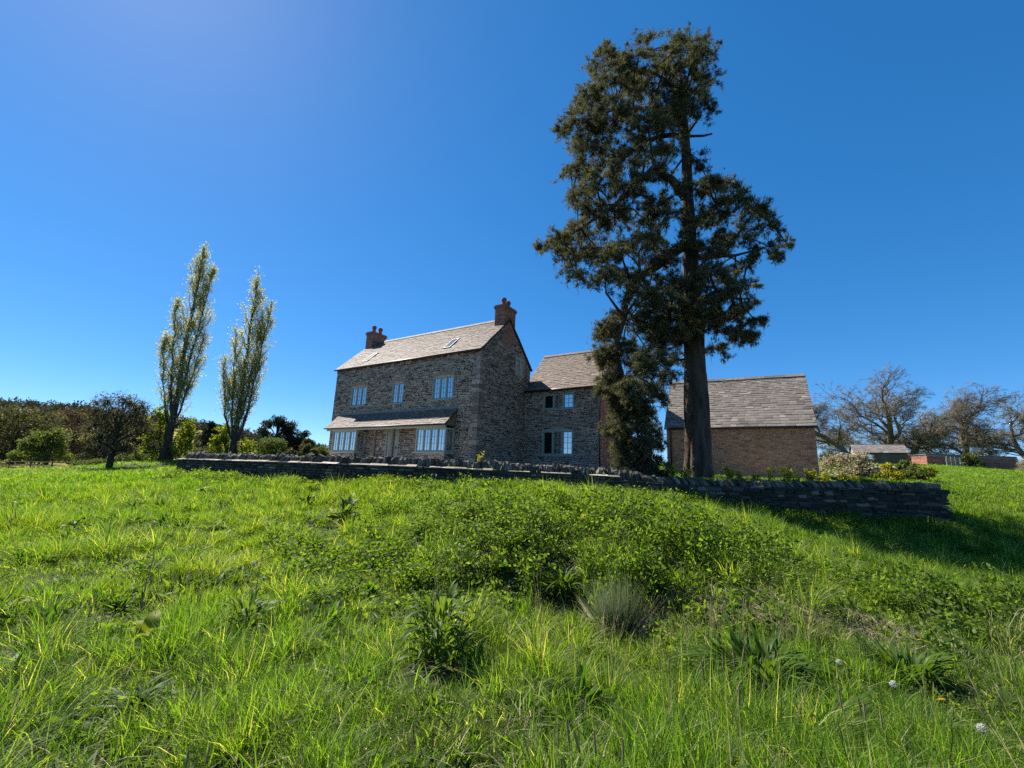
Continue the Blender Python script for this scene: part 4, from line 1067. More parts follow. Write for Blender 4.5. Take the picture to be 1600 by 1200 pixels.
poplar(-25.6, 42, [(0, 18.3, 0, -.5, .42, 1.4), (2.2, 12.6, -.1, -1.7, .15, 1.0), (2.0, 16.0, .1, 1.3, .18, 1.0), (4, 14, 0, .6, .18, 1.0), (2, 9, -.2, -2.4, .14, .8)], .5, 47,
       'shorter of two slender poplars, nearer the farmhouse and split into several upright stems', [(-1.5, 1.3, 1.1), (-1.4, 2.6, .9), (1.2, 1.2, 1.0)])

def leafy_tree(name, label, x, y, h, spread, mat, seed, n_leaf=9000, size=.28, trunk_r=.22, cat='tree', group=None, clumps=40, low=.12, shape='round', bark='bark', dz=0, twigs=True):
    rng = random.Random(seed); rs = np.random.RandomState(seed)
    z0 = float(hill_z(np.array([x]), np.array([y]))[0]) - .1 + dz; B = Vector((x, y, z0))
    T = empty(name, B, 0, label, cat, group)
    wood = MB(); tops = []
    t = MB(); tp = [Vector((0,0,0)), Vector((rng.gauss(0,.1)*h*.1, 0, h*.3)), Vector((rng.gauss(0,.15)*h*.1, rng.gauss(0,.1)*h*.1, h*.85))]
    t.tube(tp, [trunk_r*1.3, trunk_r, trunk_r*.2], 8); t.build('trunk', M[bark], T, smooth=True)
    P = []; R = []; ta = []; tb = []
    for k in range(clumps):
        u = rng.random()
        zz = low + (1-low)*u
        if shape == 'round': prof = math.sin(math.pi*(.12+.85*(u**.85)))**.6
        elif shape == 'cone': prof = (1-u)**.8*.95+.06
        else: prof = (1-.55*u)
        an = rng.uniform(0, 6.283); rad = spread*prof*math.sqrt(rng.random())
        c = np.array([math.cos(an)*rad, math.sin(an)*rad, h*zz*.94]); cr = spread*rng.uniform(.2, .36)*(1 if shape != 'cone' else .75)
        s0 = Vector((0, 0, h*zz*.6)); cv = Vector(c); wood.tube([s0, s0.lerp(cv, .5)+Vector((0,0,.03*h)), cv], [trunk_r*.35, trunk_r*.18, trunk_r*.05], 4, cap=False)
        n = int(n_leaf/clumps*rng.uniform(.6, 1.4)); d = unitv(rs, n); q = c + d*(cr*rs.rand(n)**.45)[:,None]*np.array([1,1,.75]); P.append(q)
        R.append(np.full(n, rng.uniform(.2, .8)))
        m_ = 22; e = c + unitv(rs, m_)*cr*rs.uniform(.8, 1.45, (m_, 1)); ta.append(np.tile(c, (m_, 1))); tb.append(e)
    P = np.concatenate(P); R = np.concatenate(R); ok = P[:,2] > .05; P = P[ok]; R = R[ok]
    V, F, R = leaf_quads(P, size, rs, R, aspect=.7)
    o = link('crown', np_mesh('crown', V, F, M[mat], R), T); o['kind'] = 'stuff'
    if twigs:
        tv, tf = twig_tris(np.concatenate(ta), np.concatenate(tb), .02*max(1, h/9), rs)
        n0 = len(wood.V); o2 = link('twigs', np_mesh('twigs', tv, tf, M[bark]), T); o2['kind'] = 'stuff'
    wood.build('branches', M[bark], T, kind='stuff')
    return T
BGL = 'trees along the far field edge'
leafy_tree('broadleaf_tree', 'broad olive tree in young leaf at the far left edge of the field', -82, 75, 9.6, 6.5, 'leaf_olive', 101, 9000, .36, .35, group=BGL, clumps=46)
leafy_tree('broadleaf_tree', 'pale green rounded young tree between the olive tree and the lone dark tree', -66, 65, 5.4, 3.6, 'leaf_green', 102, 6000, .28, .2, group=BGL, clumps=34)
leafy_tree('broadleaf_tree', 'reddish brown budding tree behind the lone dark tree', -87, 90, 11.2, 5.6, 'leaf_brown', 103, 7000, .32, .3, group=BGL, clumps=40)
leafy_tree('broadleaf_tree', 'brownish olive tree on the left horizon beside the reddish one', -99, 92, 10.5, 6.0, 'leaf_olive', 120, 7000, .36, .3, group=BGL, clumps=40)
leafy_tree('conifer_tree', 'dark layered evergreen directly left of the taller poplar', -57.2, 70, 7.6, 3.6, 'leaf_dark', 104, 8000, .26, .25, group=BGL, shape='cone', clumps=50)
leafy_tree('conifer_tree', 'dark evergreen left of it, half behind the lone field tree', -66, 74, 7.0, 3.4, 'leaf_dark', 121, 7000, .26, .25, group=BGL, shape='cone', clumps=46)
leafy_tree('conifer_tree', 'dark spruce standing between the two poplars', -46.8, 70, 6.6, 2.6, 'leaf_dark', 105, 7000, .24, .25, group=BGL, shape='cone', clumps=46)
leafy_tree('conifer_tree', 'dark round-topped pine between the shorter poplar and the farmhouse', -39, 75, 7.2, 3.6, 'leaf_dark', 106, 9000, .26, .3, group=BGL, clumps=36, low=.3)
leafy_tree('conifer_tree', 'small dark evergreen on the right flank of the round-topped pine', -34.6, 75, 4.8, 2.2, 'leaf_dark', 122, 5000, .24, .2, group=BGL, clumps=26)
leafy_tree('broadleaf_bush', 'bright green bush in front of the round-topped pine', -31.6, 60, 3.0, 2.7, 'leaf_green', 107, 6000, .2, .12, 'bush', BGL, 28, .08)
leafy_tree('broadleaf_bush', 'dusky brown-green bush left of the farmhouse wall', -26.8, 60, 2.9, 1.7, 'leaf_olive', 108, 4000, .2, .1, 'bush', BGL, 22, .08)
leafy_tree('broadleaf_bush', 'small yellow-green bush touching the left corner of the farmhouse', -26.6, 65, 2.2, 1.8, 'leaf_green', 109, 4000, .2, .1, 'bush', BGL, 20, .08)
leafy_tree('broadleaf_bush', 'low olive scrub between the spruce and the shorter poplar', -41, 66, 2.6, 3.4, 'leaf_olive', 110, 6000, .22, .1, 'bush', BGL, 30, .05)
leafy_tree('broadleaf_bush', 'low green bush just left of the lone dark tree trunk', -41, 45, 1.1, 2.1, 'leaf_green', 111, 4000, .14, .06, 'bush', BGL, 22, .02)
leafy_tree('broadleaf_bush', 'low green bush between the lone dark tree and the taller poplar', -36.8, 45.5, 1.15, 2.3, 'leaf_green', 112, 4000, .14, .06, 'bush', BGL, 22, .02)
leafy_tree('broadleaf_bush', 'low hedge-like bush along the foot of the shorter poplar', -28.5, 45, 1.2, 2.6, 'leaf_olive', 113, 4500, .15, .06, 'bush', BGL, 24, .02)

def bare_tree(name, label, x, y, h, seed, mat, trunk_r=.45, lean=(0, 0), kids=(3, 4, 4, 5, 5), spread=.85, depth=4, group=None, cat='tree', trunk=.3, up=.03, fine=6, haze=None, kl=(.5,.8), sx=1.75):
    rng = random.Random(seed); rs = np.random.RandomState(seed)
    B = Vector((x, y, float(hill_z(np.array([x]), np.array([y]))[0])-.1))
    T = empty(name, B, 0, label, cat, group)
    sk = Skel(); grow(sk, rng, Vector((0,0,0)), Vector((lean[0], lean[1], 1)), h*.52, trunk_r, depth, list(kids), spread, up, .16, .5, kl, trunk)
    zm = max(p.z for b_ in sk.b for p in b_[0]); f = h/zm
    for b_ in sk.b:
        for p in b_[0]: p.x *= sx; p.y *= sx
    sk.tips = [(b_[0][-1], (b_[0][-1]-b_[0][-2]).normalized()) for b_ in sk.b if b_[2] <= 0]
    big = MB(); sm = MB()
    for pts, rads, dep in sk.b:
        (big if dep == depth and pts[0].length < .01 else sm).tube([p*f for p in pts], [max(.012, r) for r in rads], 9 if dep == depth else (5 if dep > 1 else 3), cap=False)
    big.build('trunk', M['oak_bark'], T, smooth=True); o = sm.build('branches', M['oak_bark'], T, kind='stuff')
    A = []; Bv = []
    for p, d in sk.tips:
        p = np.array(p)*f; d = np.array(d)
        a = np.tile(p, (fine, 1)) - d*rs.uniform(0, .5, (fine, 1)); e = a + norm(d + unitv(rs, fine)*.8)*rs.uniform(.35, 1.0, (fine, 1)); A.append(a); Bv.append(e)
        a2 = a + (e-a)*.5; A.append(a2); Bv.append(a2 + norm(d+unitv(rs, fine)*1.0)*rs.uniform(.25, .6, (fine, 1)))
    tv, tf = twig_tris(np.concatenate(A), np.concatenate(Bv), .017, rs)
    o = link('crown_twigs', np_mesh('crown_twigs', tv, tf, M[mat]), T); o['kind'] = 'stuff'
    if haze:
        P = np.concatenate(Bv); P = P[rs.rand(len(P)) < haze[1]]; V, F, R = leaf_quads(P, haze[2], rs); o = link('buds', np_mesh('buds', V, F, M[haze[0]], R), T); o['kind'] = 'stuff'
    return T
BO = 'bare oaks on the right skyline'
bare_tree('oak_tree', 'leafless oak leaning out just right of the brick outbuilding', 50.5, 66, 10.6, 201, 'twig', .45, (-.45, 0), group=BO, haze=('leaf_olive', .10, .14))
bare_tree('oak_tree', 'tallest leafless oak with two upright limbs rising behind the small shed', 60, 72, 14.2, 202, 'twig', .6, (-.05, 0), spread=.7, group=BO, up=.07)
bare_tree('oak_tree', 'low wide leafless oak right of the small shed', 61, 68, 8.6, 203, 'twig_olive', .5, (.1, 0), spread=1.05, group=BO, trunk=.18, kids=(3,4,5,6,6), haze=('leaf_olive', .12, .14))
bare_tree('oak_tree', 'wide leafless oak with thick dark trunk behind the pale post', 72, 70, 12.4, 204, 'twig', .55, (.0, 0), spread=.95, group=BO, trunk=.25, kids=(3,4,5,5,6))
bare_tree('oak_tree', 'leafless tree cut by the right edge of the picture', 79.5, 67, 11.5, 205, 'twig_olive', .45, (-.1, 0), spread=.9, group=BO, trunk=.2, kids=(3,4,5,5,6), haze=('leaf_olive', .12, .14))
bare_tree('thicket_bush', 'tangled leafless thicket at the right edge below the oaks', 64.5, 51, 3.4, 206, 'twig_olive', .1, (0, 0), spread=1.2, group=BO, trunk=.03, kids=(3,3,4,5,8), fine=6, cat='bush', up=-.02, kl=(.7,1.0), sx=1.1, haze=('leaf_olive', .2, .12))
bare_tree('thicket_bush', 'smaller leafless thicket left of the tangled one', 59.5, 50, 1.8, 207, 'twig_olive', .07, (0, 0), spread=1.2, group=BO, trunk=.03, kids=(3,3,4,5,8), fine=6, cat='bush', up=-.02, kl=(.7,1.0), sx=1.1, haze=('leaf_olive', .2, .12))
leafy_tree('field_tree', 'lone dark spreading tree with short black trunk standing in the left field', -29.8, 34, 5.7, 2.75, 'leaf_haw', 208, 5200, .13, .17, clumps=52, low=.24)
leafy_tree('broadleaf_bush', 'small fresh green bush at the foot of the oak by the pale post', 58.5, 57, 1.9, 1.6, 'leaf_green', 114, 3000, .18, .08, 'bush', None, 16, .1)
bare_tree('oak_tree', 'distant leafless tree between the outbuilding corner and the small shed', 66, 88, 8.5, 209, 'twig_olive', .35, (.05, 0), spread=.95, group=BO, trunk=.2, kids=(3,4,4,5,6), haze=('leaf_olive', .2, .16))

# ------------------------------------------------------------------ far buildings, fences, wood
def shed():
    rng = random.Random(61)
    S = empty('timber_shed', (43.0, 55.5, 4.85), -.5, 'small dark timber shed with slate roof below the bare oaks', 'shed')
    W, D, EV, RG = 5.0, 3.2, 1.6, 2.6
    w = MB(); w.box(0, W, 0, D, -.5, EV); w.add([(0,0,EV),(0,D,EV),(0,D/2,RG-.06)], [(0,1,2)]); w.add([(W,0,EV),(W,D,EV),(W,D/2,RG-.06)], [(0,1,2)])
    w.build('wall', M['wood_dark'], S)
    for k in range(25):
        b = MB(); x = k*.2; b.box(x+.006, x+.194, -.025, -.003, -.3, EV-.03); b.build('board', M['wood_dark'], S)
    e = MB(); e.box(-.05, -.003, -.03, D, -.3, EV); e.add([(-.03,-.03,EV),(-.03,D,EV),(-.03,D/2,RG-.05)], [(0,1,2)]); e.build('sunlit_gable', M['wood_pale'], S)  # left gable coloured pale to stand for the sun falling on it
    p = math.atan2(RG-EV, D/2); make_roof(S, -.15, W+.3, -.15, EV-.15*math.tan(p)+.04, p, math.hypot(D/2+.15, (RG-EV)*(1+.15/(D/2))), .22, .35, M['gslate'], rng, rear=D+.3)
    d = MB(); d.box(2.5, 3.3, -.06, -.028, -.2, 1.55); dd = d.build('door', M['wood_grey'], S)
    h = MB(); h.box(3.15, 3.2, -.09, -.06, .6, .75); h.build('handle', M['gutter'], dd)
    n = MB(); n.box(.9, 1.7, -.055, -.028, .7, 1.3); wi = n.build('window', M['wood_pale'], S)
    g = MB(); g.box(.97, 1.63, -.06, -.056, .77, 1.23); g.build('pane', M['glass'], wi)
shed()

def brick_shed():
    rng = random.Random(62)
    o = (54.4, 58.2); z = tz(*o)
    S = empty('brick_building', (*o, z), -.1, 'long low flat-topped brick building behind the pale pallets', 'outbuilding')
    w = MB(); w.box(0, 10.5, 0, 4, -1.5, 1.35); w.build('wall', M['bmortar'], S)
    b = MB(); brickwork(b, lambda u,w_,n: (u, -n, w_), -.6, 1.3, lambda q: (0, 10.5), [], rng, .45, .15); brickwork(b, lambda u,w_,n: (-n, 4-u, w_), -.6, 1.3, lambda q: (0, 4), [], rng, .45, .15)
    b.build('bricks', M['brick'], S, kind='stuff')
    c = MB(); c.box(-.1, 10.6, -.1, 4.1, 1.36, 1.46); c.build('coping', M['lead'], S)
brick_shed()

def pallets():
    rng = random.Random(63); x, y = 55.5, 55.8
    S = empty('timber_hurdle', (x, y, tz(x, y)), .1, 'pale weathered timber gate leaning askew in front of the brick building', 'gate')
    for k in range(5):
        b = MB(); zz = .18+k*.2; b.box(-1.0, 1.0, -.03, .03, zz, zz+.11); b.build('rail', M['wood_pale'], S, rot=(0, rng.uniform(-.13, .1), rng.uniform(-.06, .06)))
    for xx in (-.95, -.3, .35, .95):
        b = MB(); b.box(xx-.05, xx+.05, .035, .085, 0, 1.25); b.build('stile', M['wood_pale'], S, rot=(0, rng.uniform(-.08, .08), 0))
    x, y = 60.0, 57; P = empty('marker_post', (x, y, tz(x, y)-.2), 0, 'thin pale leaning post right of the brick building', 'post')
    b = MB(); b.tube([(0,0,0), (-.1,0,1.0), (-.18,0,2.0)], [.07,.065,.06], 8); b.build('shaft', M['wood_pale'], P)
    c = MB(); c.tube([(-.18,0,2.0), (-.185,0,2.06)], [.075,.05], 8); c.build('cap', M['wood_pale'], P)
    x, y = 51.6, 59; R = empty('mesh_barrier', (x, y, tz(x, y)), .05, 'red mesh barrier between the timber shed and the brick building', 'barrier')
    b = MB(); b.box(0, 1.4, -.01, .01, .1, 1.15); b.build('mesh_panel', M['red_mesh'], R)
    for xx in (-.04, .7, 1.44):
        q = MB(); q.box(xx-.035, xx+.035, -.05, -.012, -.2, 1.25); q.build('post', M['wood_grey'], R)
pallets()

def rail_fence(name, label, pts, h, rails, mat, step, cat='fence'):
    rng = random.Random(len(pts)*7+int(abs(pts[0][0])))
    P = [Vector((p[0], p[1], 0)) for p in pts]; root = empty(name, (P[0].x, P[0].y, tz(P[0].x, P[0].y)), 0, label, cat); B = Vector(root.location)
    prev = None
    for a, b in zip(P[:-1], P[1:]):
        n = max(1, int((b-a).length/step))
        for i in range(n+1):
            q = a.lerp(b, i/n); q = Vector((q.x, q.y, tz(q.x, q.y)))
            if prev is not None and (q-prev).length < .1: continue
            m_ = MB(); m_.box(-.06, .06, -.05, .05, -.3, h+.1); m_.build('post', M[mat], root, loc=q-B, rot=(0, rng.uniform(-.03,.03), rng.uniform(-.1,.1)))
            if prev is not None:
                for r in rails:
                    t = MB(); t.tube([prev-B+Vector((0,-.06,r)), q-B+Vector((0,-.06,r+rng.uniform(-.03,.03)))], [.05,.05], 4); t.build('rail', M[mat], root)
            prev = q
rail_fence('field_fence', 'dark post and rail fence along the far edge of the left field', [(-76, 57), (-50, 58)], 1.05, (.55, 1.0), 'wood_grey', 2.6)
rail_fence('paddock_fence', 'low pale rail fence between the brick outbuilding and the shed', [(33, 52.5), (41.6, 53.5)], .9, (.4, .8), 'wood_pale', 2.1)

def far_wood():
    rs = np.random.RandomState(77)
    n = 1500; x = rs.uniform(-620, -120, n); y = rs.uniform(235, 420, n)
    z = hill_z(x, y); keep = z > 7 + rs.rand(n)*3; x, y, z = x[keep], y[keep], z[keep]
    parts = []
    for i in range(len(x)):
        k = 80; h = rs.uniform(5, 9); d = unitv(rs, k)*(rs.rand(k)**.4)[:,None]
        P = np.array([x[i], y[i], z[i]+h*.55]) + d*np.array([h*.42, h*.42, h*.5])
        V, F, R = leaf_quads(P, 1.25, rs, np.full(k, rs.rand()), aspect=.8); parts.append((V, F, R))
    V, F, R = join(parts)
    o = link('far_wood', np_mesh('far_wood', V, F, M['leaf_far'], R)); tag(o, 'dusky woodland covering the distant ridge on the left', 'woodland', kind='stuff')
    # scrub belt at the foot of the ridge
    n = 420; x = rs.uniform(-190, -30, n); y = rs.uniform(96, 130, n) + (x+60)*-.1; z = hill_z(x, y); parts = []
    for i in range(n):
        k = 150; h = rs.uniform(2.5, 6.5)*(1 if x[i] < -65 else .75); d = unitv(rs, k)*(rs.rand(k)**.4)[:,None]
        P = np.array([x[i], y[i], z[i]+h*.5]) + d*np.array([h*.5, h*.5, h*.5])
        V, F, R = leaf_quads(P, .55, rs, np.full(k, rs.rand()), aspect=.8); parts.append((V, F, R))
    V, F, R = join(parts)
    o = link('hedge_belt', np_mesh('hedge_belt', V, F, M['leaf_far'], R)); tag(o, 'dark belt of hedgerow scrub behind the left field', 'hedge', kind='stuff')
    # right skyline scrub
    n = 60; x = rs.uniform(38, 110, n); y = rs.uniform(84, 95, n); z = hill_z(x, y); parts = []
    for i in range(n):
        k = 200; h = rs.uniform(1.2, 3.0); d = unitv(rs, k)*(rs.rand(k)**.4)[:,None]
        P = np.array([x[i], y[i], z[i]+h*.4]) + d*np.array([h*.7, h*.7, h*.5])
        V, F, R = leaf_quads(P, .35, rs, np.full(k, rs.rand()), aspect=.7); parts.append((V, F, R))
    V, F, R = join(parts)
    o = link('hedge_scrub', np_mesh('hedge_scrub', V, F, M['leaf_olive'], R)); tag(o, 'low olive hedge scrub on the right skyline behind the oaks', 'hedge', kind='stuff')
    n = 90; x = rs.uniform(-76, -44, n); y = 57.6 + rs.uniform(-.7, .9, n); z = hill_z(x, y); parts = []
    for i in range(n):
        k = 90; h = rs.uniform(.3, .75); d = unitv(rs, k)*(rs.rand(k)**.4)[:,None]
        P = np.array([x[i], y[i], z[i]+h*.4]) + d*np.array([h*1.2, h*.8, h*.6])
        V, F, R = leaf_quads(P, .16, rs, np.full(k, rs.rand()), aspect=.7); parts.append((V, F, R))
    V, F, R = join(parts)
    o = link('fence_weeds', np_mesh('fence_weeds', V, F, M['leaf_green'], R)); tag(o, 'rank dark green weeds along the far field fence', 'weeds', kind='stuff')
M['leaf_far'] = leaf_mat('distant_leaf', [(0, (.032,.036,.025)), (.4, (.05,.052,.034)), (.7, (.075,.066,.048)), (1, (.08,.10,.042))], .25, (1.2,1.1,.8), .9, .03)
far_wood()

# ------------------------------------------------------------------ grass and weeds (uncountable)
M['dock2'] = leaf_mat('broad_weed_leaf', [(0, (.03,.062,.012)), (.5, (.06,.115,.018)), (1, (.13,.19,.03))], .5, (1.8,2.0,.5), .5, .14)
SRC = bpy.data.collections.new('plant_sources')   # not linked to the scene: only read by the scatter nodes
def blade_clump(name, rs, n, h, spread, width, lean, mat, rl=(0, .9), dry=.06, seg=3, oval=False):
    V = []; F = []; R = []
    for i in range(n):
        an = rs.uniform(0, 6.283); rr = spread*math.sqrt(rs.rand()); px, py = rr*math.cos(an), rr*math.sin(an)
        la = an + rs.normal(0, .7); ln = abs(rs.normal(lean, lean*.5)); hh = h*rs.uniform(.45, 1.15); w = width*rs.uniform(.7, 1.3)
        sa = rs.uniform(0, 6.283); sx, sy = math.cos(sa)*w/2, math.sin(sa)*w/2
        r = rs.uniform(*rl) if rs.rand() > dry else 1.0
        base = len(V)
        for s in range(seg+1):
            t = s/seg; bx = px + math.cos(la)*ln*hh*t**2; by = py + math.sin(la)*ln*hh*t**2; bz = hh*(t - .38*ln*t*t)
            if s < seg:
                k = (1-t*.75) if not oval else (.25+math.sin(math.pi*min(1, t*1.05))**.8); V += [(bx-sx*k, by-sy*k, bz), (bx+sx*k, by+sy*k, bz)]; R += [r]*2
            else: V.append((bx, by, bz)); R.append(r)
        for s in range(seg-1): F += [(base+2*s, base+2*s+1, base+2*s+3), (base+2*s, base+2*s+3, base+2*s+2)]
        F.append((base+2*seg-2, base+2*seg-1, base+2*seg))
    o = bpy.data.objects.new(name, np_mesh(name, np.array(V), np.array(F), mat, R)); SRC.objects.link(o); o['kind'] = 'stuff'; return o
def leaf_sprig(name, rs, n, h, spread, size, mat, aspect=.6):
    P = np.stack([rs.normal(0, spread, n), rs.normal(0, spread, n), h*rs.uniform(.15, 1, n)], 1)
    d = norm(np.stack([rs.normal(0, 1, n), rs.normal(0, 1, n), rs.uniform(-.1, .6, n)], 1))
    V, F, R = leaf_quads(P, size, rs, None, d, aspect)
    A = np.stack([rs.normal(0, spread*.6, 6), rs.normal(0, spread*.6, 6), np.zeros(6)], 1); tv, tf = twig_tris(A, A*1.3+np.array([0, 0, h*.9]), .003, rs)
    V2, F2, R2 = join([(V, np.concatenate([F[:,[0,1,2]], F[:,[0,2,3]]]), R), (tv, tf, np.full(len(tv), .3))])
    o = bpy.data.objects.new(name, np_mesh(name, V2, F2, mat, R2)); SRC.objects.link(o); o['kind'] = 'stuff'; return o
def seed_stalks(name, rs, n, h):
    parts = []
    for i in range(n):
        a = np.array([[rs.normal(0, .05), rs.normal(0, .05), 0]]); hh = h*rs.uniform(.7, 1.1); e = a + np.array([[rs.normal(0.03, .06), rs.normal(0, .06), hh]])
        tv, tf = twig_tris(a, e, .0022, rs); parts.append((tv, tf, np.full(len(tv), .5)))
        d = norm(e-a)[0]; k = 10; ring = []
        for j, (t, w) in enumerate(((-.5, .002), (-.3, .004), (.2, .004), (.5, .001))):
            for q in range(4): ring.append(e[0] + d*.06*t + np.array([math.cos(q*1.57), math.sin(q*1.57), 0])*w)
        ff = [(j*4+q, j*4+(q+1) % 4, (j+1)*4+(q+1) % 4) for j in range(3) for q in range(4)] + [(j*4+q, (j+1)*4+(q+1) % 4, (j+1)*4+q) for j in range(3) for q in range(4)]
        parts.append((np.array(ring), np.array(ff), np.full(16, rs.rand()*.5)))
    V, F, R = join(parts); o = bpy.data.objects.new(name, np_mesh(name, V, F, M['seed'], R)); SRC.objects.link(o); o['kind'] = 'stuff'; return o

def scatter_tree(name, sources):
    ng = bpy.data.node_groups.new(name, 'GeometryNodeTree')
    ng.interface.new_socket('Geometry', in_out='INPUT', socket_type='NodeSocketGeometry'); ng.interface.new_socket('Geometry', in_out='OUTPUT', socket_type='NodeSocketGeometry')
    gi = ng.nodes.new('NodeGroupInput'); go = ng.nodes.new('NodeGroupOutput')
    g2i = ng.nodes.new('GeometryNodeGeometryToInstance')
    for s in reversed(sources):
        oi = ng.nodes.new('GeometryNodeObjectInfo'); oi.inputs['Object'].default_value = s; oi.transform_space = 'ORIGINAL'
        ng.links.new(oi.outputs['Geometry'], g2i.inputs[0])
    iop = ng.nodes.new('GeometryNodeInstanceOnPoints'); iop.inputs['Pick Instance'].default_value = True
    def na(nm, ty):
        a = ng.nodes.new('GeometryNodeInputNamedAttribute'); a.data_type = ty; a.inputs['Name'].default_value = nm
        return [o for o in a.outputs if o.enabled and o.name == 'Attribute'][0]
    ng.links.new(gi.outputs[0], iop.inputs['Points']); ng.links.new(g2i.outputs[0], iop.inputs['Instance'])
    ng.links.new(na('idx', 'INT'), iop.inputs['Instance Index']); ng.links.new(na('scl', 'FLOAT_VECTOR'), iop.inputs['Scale'])
    e2r = ng.nodes.new('FunctionNodeEulerToRotation'); ng.links.new(na('rot', 'FLOAT_VECTOR'), e2r.inputs[0]); ng.links.new(e2r.outputs[0], iop.inputs['Rotation'])
    ng.links.new(iop.outputs[0], go.inputs[0]); return ng
def scatter(name, label, cat, P, rot, scl, idx, tint, sources):
    me = bpy.data.meshes.new(name); n = len(P); me.vertices.add(n); me.vertices.foreach_set('co', np.ascontiguousarray(P, dtype=np.float32).ravel())
    for nm, ty, key, arr in (('rot', 'FLOAT_VECTOR', 'vector', rot), ('scl', 'FLOAT_VECTOR', 'vector', scl), ('idx', 'INT', 'value', idx), ('tint', 'FLOAT', 'value', tint)):
        a = me.attributes.new(nm, ty, 'POINT'); a.data.foreach_set(key, np.ascontiguousarray(arr, dtype=np.int32 if ty == 'INT' else np.float32).ravel())
    me.update(); o = link(name, me); tag(o, label, cat, kind='stuff')
    md = o.modifiers.new('scatter', 'NODES'); md.node_group = scatter_tree(name+'_nodes', sources); return o

rsg = np.random.RandomState(9)
G = [blade_clump('short_grass', rsg, 46, .13, .11, .006, .55, M['grass']), blade_clump('short_grass_thick', rsg, 40, .17, .12, .008, .7, M['grass']),
     blade_clump('long_grass', rsg, 44, .25, .10, .007, .55, M['grass']), blade_clump('long_grass_arching', rsg, 40, .27, .10, .008, .85, M['grass']),
     blade_clump('broad_blades', rsg, 22, .22, .10, .018, .7, M['weed'], (0, 1), 0),
     leaf_sprig('small_weeds', rsg, 34, .10, .09, .05, M['weed'], .75), leaf_sprig('leafy_weeds', rsg, 70, .20, .11, .052, M['weed'], .6),
     blade_clump('dry_grass', rsg, 26, .20, .12, .005, .9, M['dry'], (0, 1), 0), seed_stalks('seed_stalks', rsg, 5, .42),
     blade_clump('far_grass', rsg, 34, .15, .17, .016, .6, M['grass'], dry=.015, seg=2),
     blade_clump('weed_rosette', rsg, 18, .17, .03, .038, 1.0, M['weed'], (0, 1), 0, 4, True), leaf_sprig('clover_mat', rsg, 60, .07, .12, .035, M['weed'], .95),
     leaf_sprig('nettle_clump', rsg, 170, .42, .12, .062, M['weed'], .5), blade_clump('tall_tussock', rsg, 90, .42, .09, .008, .75, M['grass'], dry=.14),
     blade_clump('broadleaf_rosette', rsg, 34, .24, .05, .042, .9, M['dock2'], (0, 1), 0, 5, True)]
def bank_patch(x, y):   # brambly, nettle-grown middle of the bank
    return np.exp(-(((x-.0)/2.3)**2+((y-8.3)/1.9)**2)) + .8*np.exp(-(((x-3.0)/1.6)**2+((y-8.2)/1.3)**2)) + .7*np.exp(-(((x-5.5)/2.2)**2+((y-6.6)/1.0)**2))
KEEP_OUT = [(-2.5,4.62,.38),(-.52,3.85,.52),(-3.6,10.1,.7),(-5.3,12.2,.4),(-6.1,9.6,.34),(1.35,8.25,.25),(1.6,10.9,.25),(-3.25,4.35,.34),(-8.8,9.5,.4),(-6.8,7.9,.25),(-5.4,6.8,.25),(-2.9,12.3,.3),(-1.25,4.85,.26),(2.5,9.7,.4),(-4.9,4.8,.26),(1.38,5.75,.35),(2.2,4.1,.55),(3.55,4.15,.42),(.78,6.25,.4),(-2.35,3.3,.2)]
def toe(x): return np.interp(x, [-6, -2.6, .6, 2, 5.6, 10], [9.5, 8.0, 6.2, 5.7, 5.3, 5.6])
